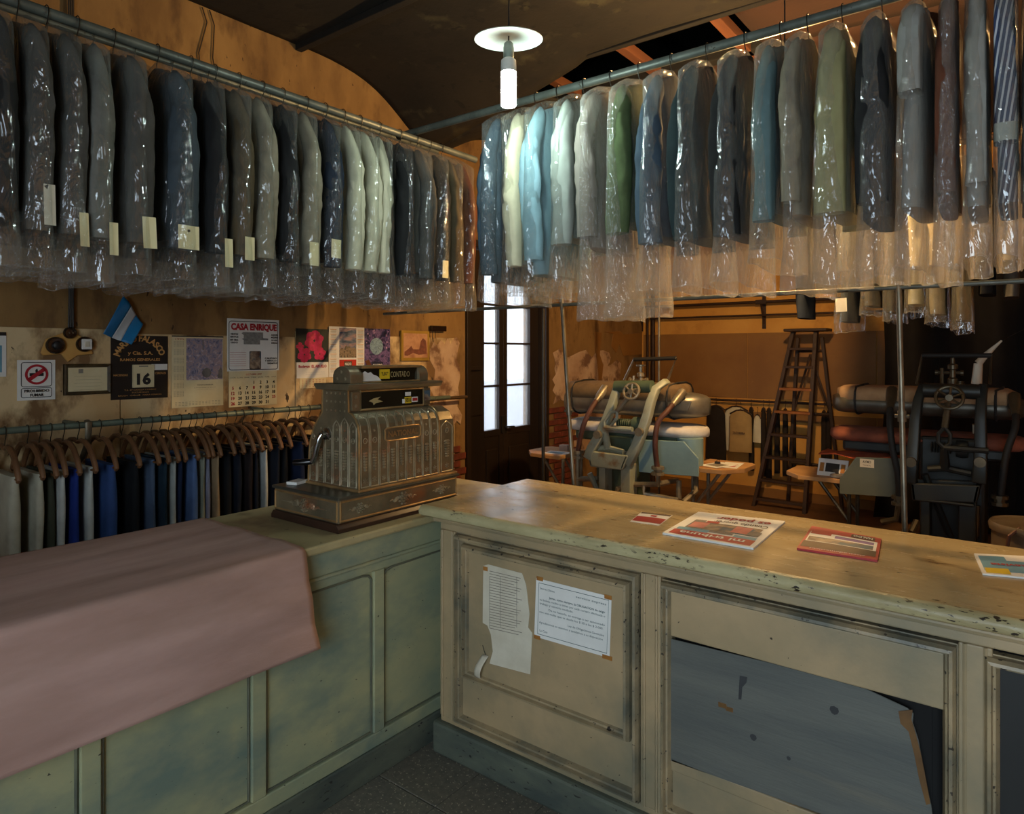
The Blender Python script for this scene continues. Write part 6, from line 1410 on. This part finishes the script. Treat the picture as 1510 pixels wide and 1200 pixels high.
# ------------------------------------------------------------------ step ladder against the back wall
lad = thing('step_ladder', 'dark wooden step ladder standing before the brown back wall', 'ladder', (-2.1, 7.25, 0))
M_lad = pm('dark_ladder_wood', (62, 40, 24), (44, 28, 18), 6, rough=0.6); M_ladw = pm('worn_tread_wood', (150, 92, 42), (120, 70, 30), 6, rough=0.55)
fL, fR = Vector((-0.276, 0.026, 0)), Vector((0.247, -0.024, 0)); tL, tR = Vector((0.07, 0.22, 1.84)), Vector((0.30, 0.20, 1.84))
def bar(a, c, wx, wy, name, m=M_lad):
    b = MB(); b.hexa([a + Vector((-wx, -wy, 0)), a + Vector((wx, -wy, 0)), a + Vector((wx, wy, 0)), a + Vector((-wx, wy, 0)), c + Vector((-wx, -wy, 0)), c + Vector((wx, -wy, 0)), c + Vector((wx, wy, 0)), c + Vector((-wx, wy, 0))]); return b.build(name, m, lad, bev=0.003)
bar(fL, tL, 0.018, 0.040, 'front_rail'); bar(fR, tR, 0.018, 0.040, 'front_rail')
rL, rR = Vector((-0.02, 0.34, 0)), Vector((0.52, 0.33, 0)); uL, uR = Vector((0.10, 0.28, 1.78)), Vector((0.34, 0.27, 1.78))
bar(rL, uL, 0.015, 0.022, 'rear_leg'); bar(rR, uR, 0.015, 0.022, 'rear_leg')
for z in (0.28, 0.52, 0.76, 1.00, 1.24, 1.47, 1.66):
    t = z / 1.84; a = fL.lerp(tL, t); c = fR.lerp(tR, t); b = MB(); b.hexa([a + Vector((0, -0.05, -0.013)), c + Vector((0, -0.05, -0.013)), c + Vector((0, 0.05, -0.013)), a + Vector((0, 0.05, -0.013)), a + Vector((0, -0.05, 0.013)), c + Vector((0, -0.05, 0.013)), c + Vector((0, 0.05, 0.013)), a + Vector((0, 0.05, 0.013))]); b.build('tread', M_ladw if z in (1.00, 1.24) else M_lad, lad, bev=0.003)
for t0_, t1_ in ((0.25, 0.25), (0.55, 0.55), (0.92, 0.92)):
    a = rL.lerp(uL, t0_); c = rR.lerp(uR, t1_); b = MB(); b.tube([a, c], 0.018, 6); b.build('rear_brace', M_lad, lad)
b = MB(); b.tube([rL.lerp(uL, 0.55), (rL.lerp(uL, 0.9) + rR.lerp(uR, 0.9)) / 2], 0.012, 6); b.tube([rR.lerp(uR, 0.55), (rL.lerp(uL, 0.9) + rR.lerp(uR, 0.9)) / 2], 0.012, 6); b.build('cross_brace', M_lad, lad)
b = MB(); b.box(0.0, 0.42, 0.10, 0.36, 1.84, 1.87); b.build('top_step', M_lad, lad, bev=0.008)
b = MB(); b.box(-0.25, 0.23, 0.0, 0.05, 0.06, 0.09); b.build('foot_bar', M_lad, lad, bev=0.003)

# ------------------------------------------------------------------ back wall: pipes, rail and hanging clothes
M_dpipe = pm('rusty_dark_pipe', (66, 46, 36), (46, 32, 26), 8, rough=0.6, metal=0.3)
z0 = onY(1080, 447, BY - 0.12).z; x0 = onY(930, 450, BY - 0.12).x
rod('wall_pipe', 'upper dark pipe running along the ochre back wall', (x0, BY - 0.12, z0), (0.6, BY - 0.12, z0), 0.016, M_dpipe, 'pipe')
z1 = onY(1080, 466, BY - 0.10).z; x1 = onY(958, 468, BY - 0.10).x
rod('wall_pipe', 'lower dark pipe running along the ochre back wall', (x1, BY - 0.10, z1), (0.6, BY - 0.10, z1), 0.012, M_dpipe, 'pipe')
for px in (955, 963):
    p = onY(px, 450, BY - 0.05); rod('riser_pipe', 'dark upright pipe in the back corner, %s one' % ('left' if px == 955 else 'right'), (p.x, BY - 0.05, 0.0), (p.x, BY - 0.05, 3.4), 0.014 if px == 955 else 0.026, M_dpipe, 'pipe')
for px in (940, 1122):
    p = onY(px, 447, BY - 0.12); br_ = thing('pipe_bracket', 'iron bracket holding the wall pipes, %s one' % ('left' if px == 940 else 'right'), 'bracket', (p.x, BY, z1 - 0.12))
    b = MB(); b.tube([(0, 0, 0.02), (0, -0.12, z0 - z1 + 0.12)], 0.012, 6); b.build('strut', M_dpipe, br_); b = MB(); b.box(-0.02, 0.02, -0.012, 0, -0.03, 0.34); b.build('wall_plate', M_dpipe, br_); b = MB(); b.box(-0.06, 0.06, -0.135, -0.105, z0 - z1 + 0.095, z0 - z1 + 0.145); b.build('clamp', M_dpipe, br_, bev=0.006)
zr_ = 1.075; p = onY(1040, 590, BY - 0.10)
brl = rod('wall_rail', 'dark low rail along the back wall with aprons and hangers', (p.x - 0.5, BY - 0.10, zr_), (-1.25, BY - 0.10, zr_), 0.013, M_dpipe)
def flatcloth(name, label, cat, px, wtop, wbot, L, m, seed, z_=0.0, Y=BY - 0.10, lettering=None, group=None):
    p = onY(px, 600, Y); th = thing(name, label, cat, (p.x, Y, zr_ + z_), 0, group)
    b = MB(); b.tube([(0, 0, -0.07), (0, 0, -0.04), (0, 0.018, -0.015)] + [(0, 0.018 * math.cos(R(t)), 0.018 * math.sin(R(t))) for t in range(-20, 180, 30)], 0.0022, 5); b.tube([(-wtop, 0, -0.115), (-wtop * 0.4, 0, -0.075), (0, 0, -0.066), (wtop * 0.4, 0, -0.075), (wtop, 0, -0.115)], 0.010, 6); b.build('hanger', M_dpipe, th)
    rings = []
    for i in range(14):
        u = i / 13; hw = (0.3 + 0.7 * min(1, u / 0.10)) * (wtop + (wbot - wtop) * u) + 0.004; ring = []
        for j in range(20):
            a = 2 * PI * j / 20; c, s = math.cos(a), math.sin(a); x = math.copysign(abs(c) ** 0.6, c) * hw; ring.append((x, s * 0.030 + 0.016 * noise.noise(Vector((x * 12 + seed, u * 2, seed))), -0.078 - u * L + 0.01 * noise.noise(Vector((x * 5, seed, 0))) * u))
        rings.append(ring)
    b = MB(); b.loft(rings); g = b.build('cloth_body', m, th, smooth=True, angle=70)
    if lettering: b = MB(); text(b, lettering, 0, -L * 0.72, 0.022, 0.14, -0.058, bold=0.03); b.build('lettering', M_brown, g)
    return th
flatcloth('work_coat', 'dark coat with white collar hanging at the left of the back rail', 'coat', 1056, 0.10, 0.12, 0.62, cloth('dark_coat', (44, 38, 34)), 1)
flatcloth('white_shirt', 'cream shirt hanging behind the tan apron on the back rail', 'shirt', 1086, 0.13, 0.12, 0.50, CL['ivory'], 2, Y=BY - 0.075)
flatcloth('tan_apron', 'tan cloth apron with faint dark lettering on the back rail', 'apron', 1092, 0.12, 0.125, 0.46, cloth('tan_apron_cloth', (176, 146, 96), 0.9), 3, z_=-0.03, Y=BY - 0.20, lettering='TINTORERIA')
flatcloth('hanging_towel', 'narrow white towel hanging from a dark hanger on the back rail', 'towel', 1117, 0.03, 0.05, 0.30, CL['ivory'], 4, z_=-0.08)
for k, (px, L) in enumerate(((1108, 0.7), (1126, 0.75), (1134, 0.8), (1146, 0.7), (1158, 0.72), (1170, 0.7), (1215, 0.7), (1222, 0.74))):
    flatcloth('dark_garment', f'dark narrow garment on the back rail, {ORD[k + 1]} from the tan apron', 'garment', px, 0.022, 0.026, L, cloth('dark_garment_cloth', (48, 40, 34)), 10 + k, group='dark garments on the back rail')
# half circle hanger at the left of the rail
# ------------------------------------------------------------------ bagged clothes hanging deep in the workshop
zt_ = 2.80
rod('workshop_rod', 'dark rod deep in the workshop carrying short bagged clothes', (-1.42, 4.55, zt_), (1.6, 4.55, zt_), 0.018, M_dpipe)
deep = [(1184, 'navy', 0.90, True), (1215, 'black', 0.74, True), (1252, 'slate', 0.93, False), (1288, 'charcoal', 0.84, False), (1318, 'black', 0.88, False), (1350, 'cream', 0.84, False), (1382, 'taupe', 0.90, False), (1418, 'brown', 0.94, False), (1455, 'black', 0.80, True), (1490, 'charcoal', 0.82, True)]
cp = caps([onY(r_[0], 450, 4.50).x for r_ in deep])
for i, (px, colr, L, nb) in enumerate(deep):
    p = onY(px, 450, 4.50)
    garment('workshop_garment', f'{colr} garment hanging deep in the workshop, {ORD[i + 1]} from the left', 'clothes on the workshop rod', 'garment', (p.x, 4.55, zt_), R(-90), CL[colr], 90 + i, L=L - 0.02, sl=0.7, ry=0.038, w=0.15, cap=cp[i], bag=L + 0.12, nobag=nb, film_=BAGS[1], ticket=tk(0.86, 0.06, 0.08, 0, 0.1, M_white) if i == 2 else None)
# made-up dark sheet, added to keep the right part of the back dark
cu_x0 = onY(1288, 500, 7.35).x
crt = thing('added_dark_sheet', 'added dark sheet keeping the right part of the back wall dark', 'added dark sheet', (cu_x0, 7.35, 0))
b = MB(); b.grid(lambda u, v: (3.7 * u + 0.10 * (1 - u) * math.sin(v * 3) * (1 if u < 0.3 else 0), 0.05 * math.sin(u * 70) + 0.02 * math.sin(u * 23 + v * 2), 0.03 + 2.75 * v), 160, 12); b.build('cloth', cloth('added_dark_cloth', (30, 27, 25)), crt, smooth=True, thick=0.004)
b = MB(); b.tube([(-0.05, 0, 2.80), (3.75, 0, 2.80)], 0.014, 8); b.build('added_sheet_rod', M_dpipe, crt, smooth=True)
# ------------------------------------------------------------------ metal drum behind the right counter
p = onZ(1512, 772, 0.78); dr_ = thing('metal_drum', 'dented metal drum with a lid behind the right end of the counter', 'drum', (p.x + 0.03, p.y + 0.05, 0))
M_drum = pm('dented_tin', (158, 144, 122), (128, 112, 92), 6, rough=0.35, metal=0.7, bump=0.3, bscale=12)
b = MB(); b.lathe([(0.17, 0.0), (0.175, 0.02), (0.17, 0.04), (0.17, 0.36), (0.178, 0.37), (0.17, 0.38), (0.17, 0.74)], 36); b.build('shell', M_drum, dr_, smooth=True, angle=60)
b = MB(); b.lathe([(0.180, 0.735), (0.183, 0.76), (0.176, 0.775), (0.168, 0.768), (0.10, 0.782), (0.02, 0.786)], 36); b.build('lid', M_drum, dr_, smooth=True, angle=60)
b = MB(); b.tube([(-0.05, -0.15, 0.775), (-0.09, -0.19, 0.74), (-0.11, -0.17, 0.6), (-0.10, -0.172, 0.45)], 0.008, 6); b.build('strap', M_hose, dr_, smooth=True)
# white flag like paper cone above the dark press
p = onY(1440, 545, 5.6); cn = thing('funnel_tube', 'pale paper tube with a bent tip above the dark press', 'tube', (p.x, 5.6, onY(1437, 566, 5.6).z))
b = MB(); hgt = onY(1440, 517, 5.6).z - cn.location.z; b.tube([(0, 0, 0), (0.01, 0, hgt * 0.62)], [0.032, 0.026], 12); b.build('tube', M_paper, cn, smooth=True); b = MB(); b.tube([(0.01, 0, hgt * 0.62), (0.05, 0, hgt * 0.86), (0.14, 0, hgt * 1.3)], [0.026, 0.02, 0.006], 10); b.build('bent_tip', M_paper, cn, smooth=True)
b = MB(); b.tube([(0.14, 0, hgt * 1.3), (0.4, 0, hgt * 2.0), (0.42, 0, CZ - 0.03 - cn.location.z)], 0.003, 5); b.build('string', M_wire, cn)
